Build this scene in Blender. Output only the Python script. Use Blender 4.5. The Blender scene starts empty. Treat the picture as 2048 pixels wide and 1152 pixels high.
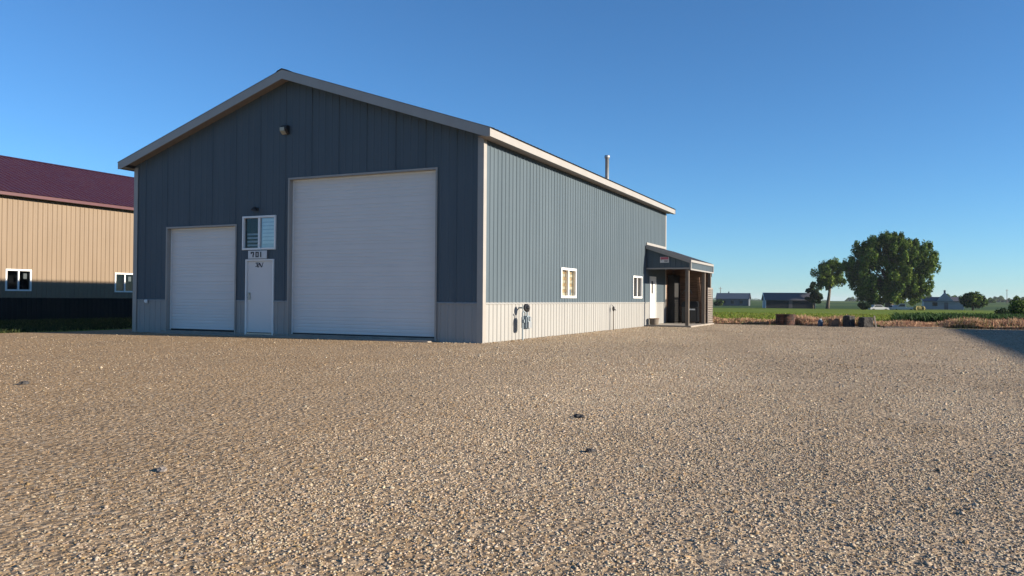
import bpy, bmesh, math, random
import numpy as np
from mathutils import Vector, Matrix

random.seed(7)
S = bpy.context.scene
COL = S.collection
R = math.radians

# ---------------------------------------------------------------- survey of the place
CAM_H, FOCAL, PITCH, ROLL = 1.107, 1593.12, 0.0138, 0.0072      # eye height (m), focal length (px of 2048), tilt
CORNER = (-0.7344, 19.715)                                     # right front corner of the main building
YAW = 0.435
SUN_EL = R(16.3)
SUN_DIR = Vector((0.959 * math.cos(SUN_EL), -0.283 * math.cos(SUN_EL), math.sin(SUN_EL)))


def loc2w(a, b):
    """building frame (a to the right along the front, b to the back) -> world"""
    c, s = math.cos(YAW), math.sin(YAW)
    return (CORNER[0] + a * c + b * s, CORNER[1] - a * s + b * c)


def w2loc(x, y):
    c, s = math.cos(YAW), math.sin(YAW)
    dx, dy = x - CORNER[0], y - CORNER[1]
    return dx * c - dy * s, dx * s + dy * c


def terrain(x, y):
    r = math.hypot(x, y)
    def sm(t):
        t = min(max(t, 0.0), 1.0)
        return t * t * (3 - 2 * t)
    z = -0.9 * min(max((r - 60) / 190, 0), 1)
    z += 2.3 * sm((r - 250) / 520)
    z += 14.0 * sm((r - 1200) / 2500) * (0.5 + 0.5 * math.sin(math.atan2(y, x) * 9 + 1.0)) * 0.6
    return z


def at(px, dist):
    """bearing read off the survey photo (2048 px wide) and a distance -> ground point"""
    x = (px - 1024) / FOCAL * dist
    return x, dist, terrain(x, dist)


# ---------------------------------------------------------------- materials
def ramp(nt, fac, stops):
    n = nt.nodes.new('ShaderNodeValToRGB')
    el = n.color_ramp.elements
    while len(el) < len(stops):
        el.new(0.5)
    for e, (p, c) in zip(el, stops):
        e.position = p
        e.color = (*c, 1) if len(c) == 3 else c
    nt.links.new(fac, n.inputs[0])
    return n.outputs[0]


def noise(nt, vec, scale, detail=4, rough=0.55, dist=0.0):
    n = nt.nodes.new('ShaderNodeTexNoise')
    n.inputs['Scale'].default_value = scale
    n.inputs['Detail'].default_value = detail
    n.inputs['Roughness'].default_value = rough
    n.inputs['Distortion'].default_value = dist
    if vec is not None:
        nt.links.new(vec, n.inputs['Vector'])
    return n.outputs['Fac']


def mix(nt, fac, a, b, mode='MIX'):
    n = nt.nodes.new('ShaderNodeMix')
    n.data_type = 'RGBA'
    n.blend_type = mode
    for sock, v in ((n.inputs[0], fac), (n.inputs[6], a), (n.inputs[7], b)):
        if isinstance(v, (int, float)):
            sock.default_value = v
        elif isinstance(v, tuple):
            sock.default_value = (*v, 1)
        else:
            nt.links.new(v, sock)
    return n.outputs[2]


def maprange(nt, v, a, b, c, d):
    n = nt.nodes.new('ShaderNodeMapRange')
    n.interpolation_type = 'SMOOTHSTEP'
    nt.links.new(v, n.inputs[0])
    for i, x in enumerate((a, b, c, d)):
        n.inputs[i + 1].default_value = x
    return n.outputs[0]


def math_(nt, op, a, b=None):
    n = nt.nodes.new('ShaderNodeMath')
    n.operation = op
    for i, v in enumerate((a, b)):
        if v is None:
            continue
        if isinstance(v, (int, float)):
            n.inputs[i].default_value = v
        else:
            nt.links.new(v, n.inputs[i])
    return n.outputs[0]


def new_mat(name):
    m = bpy.data.materials.new(name)
    m.use_nodes = True
    nt = m.node_tree
    return m, nt, nt.nodes['Principled BSDF']


def coord(nt, kind='Object'):
    return nt.nodes.new('ShaderNodeTexCoord').outputs[kind]


def bump(nt, bsdf, height, strength, dist):
    n = nt.nodes.new('ShaderNodeBump')
    n.inputs['Strength'].default_value = strength
    n.inputs['Distance'].default_value = dist
    nt.links.new(height, n.inputs['Height'])
    nt.links.new(n.outputs[0], bsdf.inputs['Normal'])


def mat(name, col, rough=0.6, metal=0.0, scale=3.0, var=0.12, stretch=None, bmp=None, spec=0.5):
    """plain paint, metal, wood...: one colour with soft procedural unevenness"""
    m, nt, b = new_mat(name)
    v = coord(nt)
    if stretch:
        mp = nt.nodes.new('ShaderNodeMapping')
        mp.inputs['Scale'].default_value = stretch
        nt.links.new(v, mp.inputs['Vector'])
        v = mp.outputs[0]
    f = noise(nt, v, scale, 5, 0.6)
    lo = tuple(c * (1 - var) for c in col)
    hi = tuple(min(c * (1 + var), 1) for c in col)
    nt.links.new(ramp(nt, f, [(0.3, lo), (0.7, hi)]), b.inputs['Base Color'])
    b.inputs['Roughness'].default_value = rough
    b.inputs['Metallic'].default_value = metal
    b.inputs['Specular IOR Level'].default_value = spec
    if bmp:
        bump(nt, b, noise(nt, v, bmp[0], 3), bmp[1], bmp[2])
    return m


def attr_mat(name, rough=0.9, translucent=0.0, spec=0.2, bmp=None):
    m, nt, b = new_mat(name)
    at_ = nt.nodes.new('ShaderNodeAttribute')
    at_.attribute_name = 'tint'
    b.inputs['Roughness'].default_value = rough
    b.inputs['Specular IOR Level'].default_value = spec
    nt.links.new(at_.outputs['Color'], b.inputs['Base Color'])
    if bmp:
        bump(nt, b, noise(nt, coord(nt), bmp[0], 3), bmp[1], bmp[2])
    if translucent:
        tr = nt.nodes.new('ShaderNodeBsdfTranslucent')
        nt.links.new(at_.outputs['Color'], tr.inputs['Color'])
        mx = nt.nodes.new('ShaderNodeMixShader')
        mx.inputs[0].default_value = translucent
        nt.links.new(b.outputs[0], mx.inputs[1])
        nt.links.new(tr.outputs[0], mx.inputs[2])
        nt.links.new(mx.outputs[0], nt.nodes['Material Output'].inputs['Surface'])
    return m


def glass_mat(name, tint=(0.75, 0.8, 0.82), clear=0.955):
    m, nt, b = new_mat(name)
    nt.nodes.remove(b)
    gl = nt.nodes.new('ShaderNodeBsdfGlossy')
    gl.inputs['Roughness'].default_value = 0.03
    tr = nt.nodes.new('ShaderNodeBsdfTransparent')
    tr.inputs['Color'].default_value = (*tint, 1)
    fr = nt.nodes.new('ShaderNodeFresnel')
    fr.inputs['IOR'].default_value = 1.5
    mx = nt.nodes.new('ShaderNodeMixShader')
    nt.links.new(maprange(nt, fr.outputs[0], 0, 1, 1 - clear, 1), mx.inputs[0])
    nt.links.new(tr.outputs[0], mx.inputs[1])
    nt.links.new(gl.outputs[0], mx.inputs[2])
    nt.links.new(mx.outputs[0], nt.nodes['Material Output'].inputs['Surface'])
    return m


def siding_mat(name, col, rough=0.42, spec=0.2):
    """painted steel sheet: faint vertical weathering, dust towards the foot of the sheet"""
    m, nt, b = new_mat(name)
    v = coord(nt)
    mp = nt.nodes.new('ShaderNodeMapping')
    mp.inputs['Scale'].default_value = (1, 1, 0.06)
    nt.links.new(v, mp.inputs['Vector'])
    f = noise(nt, mp.outputs[0], 2.6, 6, 0.65)
    g = noise(nt, v, 0.55, 3)
    c1 = ramp(nt, f, [(0.25, tuple(c * 0.9 for c in col)), (0.75, tuple(c * 1.1 for c in col))])
    c2 = mix(nt, maprange(nt, g, 0.35, 0.75, 0, 0.25), c1, tuple(c * 1.12 + 0.01 for c in col))
    nt.links.new(c2, b.inputs['Base Color'])
    b.inputs['Specular IOR Level'].default_value = spec
    nt.links.new(maprange(nt, f, 0.3, 0.7, rough - 0.06, rough + 0.1), b.inputs['Roughness'])
    bump(nt, b, noise(nt, mp.outputs[0], 1.4, 2), 0.25, 0.006)
    return m


M = {}
M['blue'] = siding_mat('blue_grey_siding', (0.083, 0.109, 0.129), 0.45, 0.06)
M['cream'] = siding_mat('stone_wainscot', (0.286, 0.284, 0.272))
M['tan'] = siding_mat('tan_siding', (0.195, 0.145, 0.099))
M['black'] = siding_mat('black_wainscot', (0.004, 0.004, 0.0045), 0.6)
M['maroon'] = siding_mat('maroon_roof', (0.044, 0.0135, 0.020), 0.42)
M['trim'] = mat('stone_trim', (0.296, 0.277, 0.252), 0.45, scale=2, var=0.06)
M['maroon_trim'] = mat('maroon_trim', (0.075, 0.019, 0.023), 0.45, var=0.08)
M['soffit'] = mat('soffit', (0.238, 0.203, 0.175), 0.6, scale=4, var=0.1)
M['roof'] = siding_mat('charcoal_roof', (0.075, 0.075, 0.083), 0.4)
M['door'] = mat('white_door', (0.64, 0.63, 0.61), 0.45, scale=0.8, var=0.03, spec=0.2)
M['white'] = mat('white_vinyl', (0.74, 0.74, 0.72), 0.4, var=0.04)
M['glass'] = glass_mat('window_glass')
M['glass_reflective'] = glass_mat('reflective_glass', (0.8, 0.84, 0.86), 0.82)  # mirror share raised so this pane shows more sky
M['glass_dark'] = glass_mat('shop_glass', (0.35, 0.38, 0.4), 0.955)
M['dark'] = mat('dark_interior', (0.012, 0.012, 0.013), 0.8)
M['blindback'] = mat('pale_blind', (0.55, 0.62, 0.72), 0.7)
M['blind'] = mat('blind_slats', (0.85, 0.88, 0.92), 0.6, var=0.1)
M['boards'] = mat('light_boards', (0.46, 0.285, 0.13), 0.7, scale=5, var=0.35, stretch=(0.3, 0.3, 3))
M['paleboards'] = mat('pale_boards', (0.48, 0.40, 0.28), 0.7, scale=5, var=0.25)
M['greyblind'] = mat('grey_blind', (0.16, 0.14, 0.13), 0.8, scale=3, var=0.3)
M['wood'] = mat('weathered_wood', (0.144, 0.119, 0.094), 0.85, scale=3, var=0.35, stretch=(8, 8, 0.5), bmp=(30, 0.4, 0.004))
M['plank'] = mat('brown_planks', (0.20, 0.115, 0.07), 0.85, scale=3, var=0.45, stretch=(0.6, 0.6, 7), bmp=(20, 0.4, 0.004))
M['palewood'] = mat('pale_wood', (0.22, 0.19, 0.165), 0.8, scale=4, var=0.2, stretch=(6, 6, 0.6))
M['concrete'] = mat('concrete', (0.259, 0.230, 0.194), 0.9, scale=4, var=0.18, bmp=(25, 0.3, 0.006))
M['galv'] = mat('galvanised', (0.440, 0.456, 0.464), 0.4, 0.6, var=0.12)
M['meter'] = mat('meter_grey', (0.216, 0.264, 0.288), 0.45, var=0.08)
M['blackpaint'] = mat('black_paint', (0.015, 0.016, 0.018), 0.5)
M['lens'] = mat('lamp_lens', (0.38, 0.35, 0.26), 0.35)
M['ink'] = mat('black_ink', (0.02, 0.022, 0.028), 0.6)
M['signwhite'] = mat('sign_white', (0.589, 0.598, 0.589), 0.5, scale=8, var=0.06)
M['signred'] = mat('sign_red', (0.45, 0.10, 0.14), 0.5)
M['steel'] = mat('brushed_steel', (0.35, 0.33, 0.3), 0.35, 0.8)
def rust_material():
    m, nt, b = new_mat('dark_rusty_steel')  # near-black patches at random over rust
    v = coord(nt)
    c = ramp(nt, noise(nt, v, 5.0, 6, 0.7), [(0.42, (0.012, 0.010, 0.010)), (0.58, (0.075, 0.030, 0.020)), (0.75, (0.17, 0.075, 0.05))])
    nt.links.new(c, b.inputs['Base Color'])
    b.inputs['Roughness'].default_value = 0.9
    bump(nt, b, noise(nt, v, 25.0, 3), 0.5, 0.006)
    return m


M['rust'] = rust_material()
M['stonegrey'] = mat('grey_rock', (0.045, 0.042, 0.041), 0.95, scale=12, var=0.6, bmp=(14, 0.9, 0.05))
M['bark'] = mat('bark', (0.10, 0.082, 0.062), 0.95, scale=2, var=0.4, stretch=(4, 4, 0.8), bmp=(8, 0.6, 0.05))
M['leaf'] = attr_mat('leaves', 0.7, 0.22, 0.06)
M['blade'] = attr_mat('grass_blades', 0.8, 0.25, 0.15)
M['stones'] = attr_mat('gravel_stones', 0.88, 0, 0.25)
M['carwhite'] = mat('car_white_in_shade', (0.36, 0.37, 0.38), 0.3, var=0.03)  # white greyed for the tree's shade over the parked cars
M['carglass'] = mat('car_glass', (0.02, 0.025, 0.03), 0.1)
M['rubber'] = mat('rubber', (0.02, 0.02, 0.02), 0.8)
M['farwall'] = mat('pale_far_siding', (0.255, 0.272, 0.289), 0.6, var=0.08)
M['farroof'] = mat('grey_far_roof', (0.088, 0.084, 0.092), 0.6, var=0.12)
M['fargrey'] = mat('grey_far_siding', (0.075, 0.088, 0.10), 0.6, var=0.1)
M['farcharcoal'] = mat('charcoal_far_siding', (0.034, 0.039, 0.045), 0.8, var=0.1, spec=0.05)
M['slate'] = mat('slate_blue_roof', (0.048, 0.068, 0.096), 0.5)
M['farblue'] = mat('blue_far_siding', (0.13, 0.17, 0.235), 0.6, var=0.15)
M['hay'] = mat('hay', (0.225, 0.188, 0.060), 0.95, scale=12, var=0.35)
M['plasticblue'] = mat('blue_plastic', (0.05, 0.085, 0.14), 0.4)


def lawn_material():
    m, nt, b = new_mat('lawn_and_fields')
    pos = nt.nodes.new('ShaderNodeNewGeometry').outputs['Position']
    sep = nt.nodes.new('ShaderNodeSeparateXYZ')
    nt.links.new(pos, sep.inputs[0])
    ln = nt.nodes.new('ShaderNodeVectorMath')
    ln.operation = 'LENGTH'
    nt.links.new(pos, ln.inputs[0])
    r = ln.outputs['Value']
    a = ramp(nt, noise(nt, pos, 0.35, 6, 0.65), [(0.25, (0.08, 0.125, 0.013)), (0.55, (0.132, 0.19, 0.018)), (0.8, (0.20, 0.215, 0.034))])
    a = mix(nt, maprange(nt, noise(nt, pos, 3.0, 4), 0.35, 0.7, 0, 0.4), a, (0.07, 0.112, 0.012))
    a = mix(nt, maprange(nt, noise(nt, pos, 0.06, 3), 0.45, 0.62, 0, 0.5), a, (0.175, 0.20, 0.03))
    # crop strips further out
    mp = nt.nodes.new('ShaderNodeMapping')
    mp.inputs['Scale'].default_value = (0.004, 0.02, 1)
    mp.inputs['Rotation'].default_value = (0, 0, 0.1)
    nt.links.new(pos, mp.inputs['Vector'])
    crop = ramp(nt, noise(nt, mp.outputs[0], 1.0, 3), [(0.35, (0.028, 0.062, 0.02)), (0.5, (0.052, 0.092, 0.024)), (0.65, (0.085, 0.125, 0.03))])
    crop = mix(nt, maprange(nt, noise(nt, pos, 0.4, 4), 0.3, 0.7, 0, 0.4), crop, (0.035, 0.07, 0.02))
    c = mix(nt, maprange(nt, r, 185, 230, 0, 1), a, crop)
    nt.links.new(c, b.inputs['Base Color'])
    b.inputs['Roughness'].default_value = 0.9
    b.inputs['Specular IOR Level'].default_value = 0.1
    bump(nt, b, noise(nt, pos, 5.0, 6, 0.7), 0.9, 0.12)
    return m


def gravel_material():
    m, nt, b = new_mat('gravel_dirt')
    pos = nt.nodes.new('ShaderNodeNewGeometry').outputs['Position']
    sep = nt.nodes.new('ShaderNodeSeparateXYZ')
    nt.links.new(pos, sep.inputs[0])
    big = noise(nt, pos, 0.16, 4, 0.6)
    patch = noise(nt, pos, 0.45, 5, 0.65)
    mid = noise(nt, pos, 1.1, 5, 0.6)
    fine = noise(nt, pos, 26.0, 5, 0.75)
    # brown, driven-in dirt to the left, greyer crushed limestone to the right
    side = math_(nt, 'ADD', math_(nt, 'MULTIPLY', sep.outputs[0], 0.11), math_(nt, 'MULTIPLY', big, 1.6))
    side = maprange(nt, side, 0.05, 1.25, 0, 1)
    c = mix(nt, side, (0.395, 0.258, 0.132), (0.47, 0.37, 0.26))
    c = mix(nt, maprange(nt, mid, 0.35, 0.7, 0, 0.4), c, (0.31, 0.205, 0.11))
    c = mix(nt, maprange(nt, patch, 0.42, 0.68, 0, 0.5), c, (0.255, 0.175, 0.10))
    c = mix(nt, maprange(nt, fine, 0.3, 0.62, 0.6, 0), c, (0.15, 0.105, 0.065))
    vor = nt.nodes.new('ShaderNodeTexVoronoi')
    vor.inputs['Scale'].default_value = 34
    nt.links.new(pos, vor.inputs['Vector'])
    sp = nt.nodes.new('ShaderNodeSeparateColor')
    nt.links.new(vor.outputs['Color'], sp.inputs[0])
    c = mix(nt, maprange(nt, sp.outputs[0], 0.55, 0.95, 0, 0.75), c, (0.46, 0.365, 0.255))
    c = mix(nt, maprange(nt, sp.outputs[1], 0.75, 0.97, 0, 0.7), c, (0.13, 0.095, 0.065))
    spk = noise(nt, pos, 9.0, 4, 0.8)
    c = mix(nt, maprange(nt, spk, 0.52, 0.66, 0, 0.45), c, (0.17, 0.125, 0.085))
    c = mix(nt, maprange(nt, spk, 0.48, 0.34, 0, 0.45), c, (0.52, 0.41, 0.29))
    nt.links.new(c, b.inputs['Base Color'])
    b.inputs['Roughness'].default_value = 0.95
    b.inputs['Specular IOR Level'].default_value = 0.1
    v2 = nt.nodes.new('ShaderNodeTexVoronoi')
    v2.inputs['Scale'].default_value = 24
    nt.links.new(pos, v2.inputs['Vector'])
    h = math_(nt, 'ADD', math_(nt, 'MULTIPLY', v2.outputs['Distance'], -0.6), math_(nt, 'ADD', math_(nt, 'MULTIPLY', fine, 0.5), math_(nt, 'MULTIPLY', mid, 1.6)))
    bump(nt, b, h, 1.0, 0.03)
    return m


M['lawn'] = lawn_material()
M['gravel'] = gravel_material()


# ---------------------------------------------------------------- mesh helpers
class MB:
    def __init__(self):
        self.v, self.f = [], []

    def add(self, vs, fs):
        o = len(self.v)
        self.v += [tuple(p) for p in vs]
        self.f += [tuple(i + o for i in f) for f in fs]
        return self

    def box(self, x0, x1, y0, y1, z0, z1):
        return self.add([(x0, y0, z0), (x1, y0, z0), (x1, y1, z0), (x0, y1, z0), (x0, y0, z1), (x1, y0, z1), (x1, y1, z1), (x0, y1, z1)],
                        [(0, 3, 2, 1), (4, 5, 6, 7), (0, 1, 5, 4), (1, 2, 6, 5), (2, 3, 7, 6), (3, 0, 4, 7)])

    def quad(self, *p):
        return self.add(p, [tuple(range(len(p)))])

    def prism(self, poly, d, axis):
        """poly: 3-D points in a plane, extruded by vector d"""
        n = len(poly)
        d = Vector(d)
        q = [tuple(Vector(p) + d) for p in poly]
        fs = [tuple(range(n - 1, -1, -1)), tuple(range(n, 2 * n))]
        fs += [(i, (i + 1) % n, n + (i + 1) % n, n + i) for i in range(n)]
        return self.add(list(poly) + q, fs)

    def bar(self, p0, p1, w, h, up=(0, 0, 1)):
        p0, p1 = Vector(p0), Vector(p1)
        t = (p1 - p0).normalized()
        up = Vector(up)
        if abs(t.dot(up)) > 0.95:
            up = Vector((0, 1, 0))
        s = t.cross(up).normalized() * w / 2
        u = s.cross(t).normalized() * h / 2
        vs = [p + a * s + b * u for p in (p0, p1) for a, b in ((-1, -1), (1, -1), (1, 1), (-1, 1))]
        return self.add(vs, [(0, 1, 2, 3), (7, 6, 5, 4), (0, 4, 5, 1), (1, 5, 6, 2), (2, 6, 7, 3), (3, 7, 4, 0)])

    def tube(self, pts, r, n=10):
        pts = [Vector(p) for p in pts]
        rs = r if isinstance(r, (list, tuple)) else [r] * len(pts)
        o = len(self.v)
        ref = None
        for i, p in enumerate(pts):
            t = (pts[min(i + 1, len(pts) - 1)] - pts[max(i - 1, 0)]).normalized()
            if ref is None:
                ref = t.orthogonal().normalized()
            ref = (ref - t * ref.dot(t))
            ref = ref.normalized() if ref.length > 1e-6 else t.orthogonal().normalized()
            b = t.cross(ref)
            for k in range(n):
                a = 2 * math.pi * k / n
                self.v.append(tuple(p + (ref * math.cos(a) + b * math.sin(a)) * rs[i]))
        for i in range(len(pts) - 1):
            for k in range(n):
                a, b2 = o + i * n + k, o + i * n + (k + 1) % n
                self.f.append((a, b2, b2 + n, a + n))
        self.f.append(tuple(o + k for k in range(n - 1, -1, -1)))
        self.f.append(tuple(o + (len(pts) - 1) * n + k for k in range(n)))
        return self

    def lathe(self, prof, n=20, c=(0, 0, 0)):
        o = len(self.v)
        for r, z in prof:
            for k in range(n):
                a = 2 * math.pi * k / n
                self.v.append((c[0] + r * math.cos(a), c[1] + r * math.sin(a), c[2] + z))
        for i in range(len(prof) - 1):
            for k in range(n):
                a, b = o + i * n + k, o + i * n + (k + 1) % n
                self.f.append((a, b, b + n, a + n))
        return self

    def build(self, name, m, parent=None, smooth=False, bevel=0.0):
        me = bpy.data.meshes.new(name)
        me.from_pydata(self.v, [], self.f)
        bm = bmesh.new()
        bm.from_mesh(me)
        bmesh.ops.recalc_face_normals(bm, faces=bm.faces)
        if bevel:
            es = [e for e in bm.edges if len(e.link_faces) == 2 and e.calc_face_angle(0) > 0.6]
            bmesh.ops.bevel(bm, geom=es, offset=bevel, segments=2, affect='EDGES', clamp_overlap=True)
        bm.to_mesh(me)
        bm.free()
        if smooth:
            me.polygons.foreach_set('use_smooth', [True] * len(me.polygons))
        me.materials.append(m)
        o = bpy.data.objects.new(name, me)
        COL.objects.link(o)
        if parent:
            o.parent = parent
        return o


def tag(o, label=None, cat=None, group=None, kind=None):
    for k, v in (('label', label), ('category', cat), ('group', group), ('kind', kind)):
        if v:
            o[k] = v
    return o


def empty(name, loc, rz, label, cat, group=None):
    o = bpy.data.objects.new(name, None)
    o.location = loc
    o.rotation_euler = (0, 0, rz)
    o.empty_display_size = 0.3
    COL.objects.link(o)
    return tag(o, label, cat, group)


def bempty(name, a, b, z, label, cat, group=None, rz=0.0):
    x, y = loc2w(a, b)
    return empty(name, (x, y, z), rz - YAW, label, cat, group)


def np_mesh(name, V, F, m, tint=None, parent=None):
    """numpy verts (n,3), faces (k,3|4) -> object"""
    me = bpy.data.meshes.new(name)
    V = np.asarray(V, np.float32)
    F = np.asarray(F, np.int32)
    me.vertices.add(len(V))
    me.vertices.foreach_set('co', V.ravel())
    k = F.shape[1]
    me.loops.add(F.size)
    me.loops.foreach_set('vertex_index', F.ravel())
    me.polygons.add(len(F))
    me.polygons.foreach_set('loop_start', np.arange(0, F.size, k, dtype=np.int32))
    me.polygons.foreach_set('loop_total', np.full(len(F), k, np.int32))
    me.update(calc_edges=True)
    if tint is not None:
        at_ = me.attributes.new('tint', 'FLOAT_COLOR', 'POINT')
        c = np.ones((len(V), 4), np.float32)
        c[:, :3] = tint
        at_.data.foreach_set('color', c.ravel())
    me.materials.append(m)
    o = bpy.data.objects.new(name, me)
    COL.objects.link(o)
    if parent:
        o.parent = parent
    return o


# ---------------------------------------------------------------- pole buildings
RIB = 0.2286


def sheet(mb, put, u0, u1, zlo, zhi, phase=0.0, pitch=RIB, rh=0.02, rw=0.05, seam=1.1, plain=1.0):
    """ribbed steel sheet from u0 to u1; put(u, out, z) places a point; zhi may be a function of u"""
    us = [(u0, None), (u1, None)]
    k0 = math.floor((u0 - phase) / pitch) - 1
    k1 = math.ceil((u1 - phase) / pitch) + 1

    def height(u):
        d = abs((u - phase) - round((u - phase) / pitch) * pitch)
        top, foot = rw * 0.32, rw * 0.62
        big = 1.0
        if d <= top:
            return rh * (seam if round((u - phase) / pitch) % 4 == 0 else plain)
        if d <= foot:
            return rh * (seam if round((u - phase) / pitch) % 4 == 0 else plain) * (foot - d) / (foot - top)
        return 0.0
    pts = {round(u0, 5), round(u1, 5)}
    for k in range(k0, k1 + 1):
        c = phase + k * pitch
        for d in (-rw * 0.62, -rw * 0.32, rw * 0.32, rw * 0.62):
            if u0 < c + d < u1:
                pts.add(round(c + d, 5))
        # two shallow pencil ribs in each pan
        for q in (1 / 3, 2 / 3):
            c2 = c + q * pitch
            if u0 < c2 - 0.012 and c2 + 0.012 < u1:
                pts.update({round(c2 - 0.012, 5), round(c2, 5), round(c2 + 0.012, 5)})
    pts = sorted(pts)
    vs, fs = [], []
    for u in pts:
        h = height(u)
        if h == 0:
            w = ((u - phase) / pitch) % 1.0
            if min(abs(w - 1 / 3), abs(w - 2 / 3)) * pitch < 0.004:
                h = 0.0035
        z1 = zhi(u) if callable(zhi) else zhi
        vs += [put(u, h, zlo), put(u, h, z1)]
    for i in range(len(pts) - 1):
        fs.append((2 * i, 2 * i + 2, 2 * i + 3, 2 * i + 1))
    mb.add(vs, fs)


def wall(mb, put, u0, u1, zlo, zhi, holes, **kw):
    """sheet with rectangular openings (u0,u1,z0,z1)"""
    cuts = sorted({u0, u1} | {h for o in holes for h in o[:2] if u0 < h < u1})
    for a, b in zip(cuts, cuts[1:]):
        mid = (a + b) / 2
        gaps = sorted((o[2], o[3]) for o in holes if o[0] <= mid <= o[1])
        z = zlo
        top = min(zhi(a), zhi(b)) if callable(zhi) else zhi
        for g0, g1 in gaps:
            if g1 <= zlo or g0 >= top:
                continue
            if g0 > z:
                sheet(mb, put, a, b, z, g0, **kw)
            z = max(z, g1)
        if z < top:
            sheet(mb, put, a, b, z, zhi, **kw)


def pole_building(root, W, D, He, rise, oh, eave_h, wains, mats, holes, rake_h=0.25, ribs_roof=0.2286, phase=0.0, wain_holes=None):
    """walls, wainscot, trims and roof of a gable pole building; front right corner at the origin, a to the left is negative"""
    mw, mc, mt, mr, ms = mats
    ztop = He + eave_h                                   # roof surface at the eave edge (a = +oh)
    zr = lambda a: ztop + (min(oh - a, W + oh + a)) * rise   # roof surface
    under = 0.10
    gz = lambda a: zr(a) - under
    puts = {'front_wall': (lambda u, o, z: (u, -o, z), -W, 0.0, gz),
            'side_wall': (lambda u, o, z: (o, u, z), 0.0, D, He + 0.05),
            'back_wall': (lambda u, o, z: (u, D + o, z), -W, 0.0, gz),
            'far_wall': (lambda u, o, z: (-W - o, u, z), 0.0, D, He + 0.05)}
    for name, (put, u0, u1, zt) in puts.items():
        hs = holes.get(name, [])
        mb = MB()
        cuts = [u0, -W / 2, u1] if callable(zt) else [u0, u1]
        for a, b in zip(cuts, cuts[1:]):
            wall(mb, put, a, b, wains, zt, hs, phase=phase, **(dict(seam=1.35, plain=0.6) if callable(zt) else {}))
        mb.build(name, mw, root)
        # wainscot sheets with a drip cap on top, one piece between each two door openings
        cuts = sorted({u0 + 0.005, u1 - 0.005} | {h for o in hs if o[2] < wains < o[3] for h in o[:2]})
        for a, b in zip(cuts, cuts[1:]):
            if any(o[0] <= (a + b) / 2 <= o[1] and o[2] < wains < o[3] for o in hs):
                continue
            mb = MB()
            sheet(mb, put, a, b, 0.0, wains, phase=phase)
            a, b = max(a, u0 + 0.14), min(b, u1 - 0.14)
            p = [put(a, 0.0, wains - 0.012), put(b, 0.0, wains - 0.012), put(b, 0.034, wains - 0.012), put(a, 0.034, wains - 0.012)]
            q = [put(a, 0.0, wains + 0.03), put(b, 0.0, wains + 0.03), put(b, 0.030, wains + 0.012), put(a, 0.030, wains + 0.012)]
            mb.add(p + q, [(0, 1, 2, 3), (7, 6, 5, 4), (0, 4, 5, 1), (1, 5, 6, 2), (2, 6, 7, 3), (3, 7, 4, 0)])
            mb.build('wainscot', mc, root)
    # corner trims (L sections standing proud of the ribs)
    cw = 0.135
    for ca, sa in ((0.0, 1), (-W, -1)):
        for cb, sb in ((0.0, -1), (D, 1)):
            mb = MB()
            o = 0.032
            x = sorted((ca + sa * o, ca - sa * cw))
            y = sorted((cb + sb * o, cb + sb * (o - 0.012)))
            mb.box(x[0], x[1], y[0], y[1], 0.0, He + 0.03)
            x = sorted((ca + sa * o, ca + sa * (o - 0.012)))
            y = sorted((cb + sb * (o - 0.0122), cb - sb * cw))
            mb.box(x[0], x[1], y[0], y[1], 0.0, He + 0.03)
            mb.build('corner_trim', mt, root)
    # roof: two ribbed slopes
    mb = MB()
    for s in (0, 1):
        edge = oh + 0.03 if s == 0 else -W - oh - 0.03
        ridge = -W / 2
        b0, b1 = -oh - 0.02, D + oh + 0.02
        n = int((b1 - b0) / ribs_roof)
        step = (b1 - b0) / n
        for k in range(n):
            y = b0 + k * step
            prof = [(y, 0), (y + step - 0.06, 0), (y + step - 0.042, 0.02), (y + step - 0.018, 0.02), (y + step, 0)]
            vs = []
            for yy, h in prof:
                vs += [(edge, yy, zr(edge) + 0.012 + h), (ridge, yy, zr(ridge) + 0.012 + h)]
            mb.add(vs, [(2 * i, 2 * i + 2, 2 * i + 3, 2 * i + 1) for i in range(len(prof) - 1)])
        mb.quad((edge, b0, zr(edge) + 0.004), (edge, b1, zr(edge) + 0.004), (ridge, b1, zr(ridge) + 0.004), (ridge, b0, zr(ridge) + 0.004))
    roof = mb.build('roof', mr, root)
    mb = MB()
    zz = zr(-W / 2) + 0.036
    mb.prism([(-W / 2 - 0.2, -oh - 0.025, zz - 0.2 * rise), (-W / 2, -oh - 0.025, zz), (-W / 2 + 0.2, -oh - 0.025, zz - 0.2 * rise), (-W / 2, -oh - 0.025, zz - 0.012)], (0, D + 2 * oh + 0.05, 0), 'y')
    mb.build('ridge_cap', mr, roof)
    # fascia along the eaves, rakes at the gables
    for s in (0, 1):
        mb = MB()
        x = sorted((oh, oh - 0.03)) if s == 0 else sorted((-W - oh, -W - oh + 0.03))
        mb.box(x[0], x[1], -oh + 0.004, D + oh - 0.004, He - 0.03, ztop)
        mb.build('fascia', mt, roof)
        mb = MB()
        x = sorted((0.005, oh - 0.032)) if s == 0 else sorted((-W - 0.005, -W - oh + 0.032))
        mb.box(x[0], x[1], -oh + 0.03, D + oh - 0.03, He - 0.01, He + 0.004)
        mb.build('soffit', ms, roof)
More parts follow.
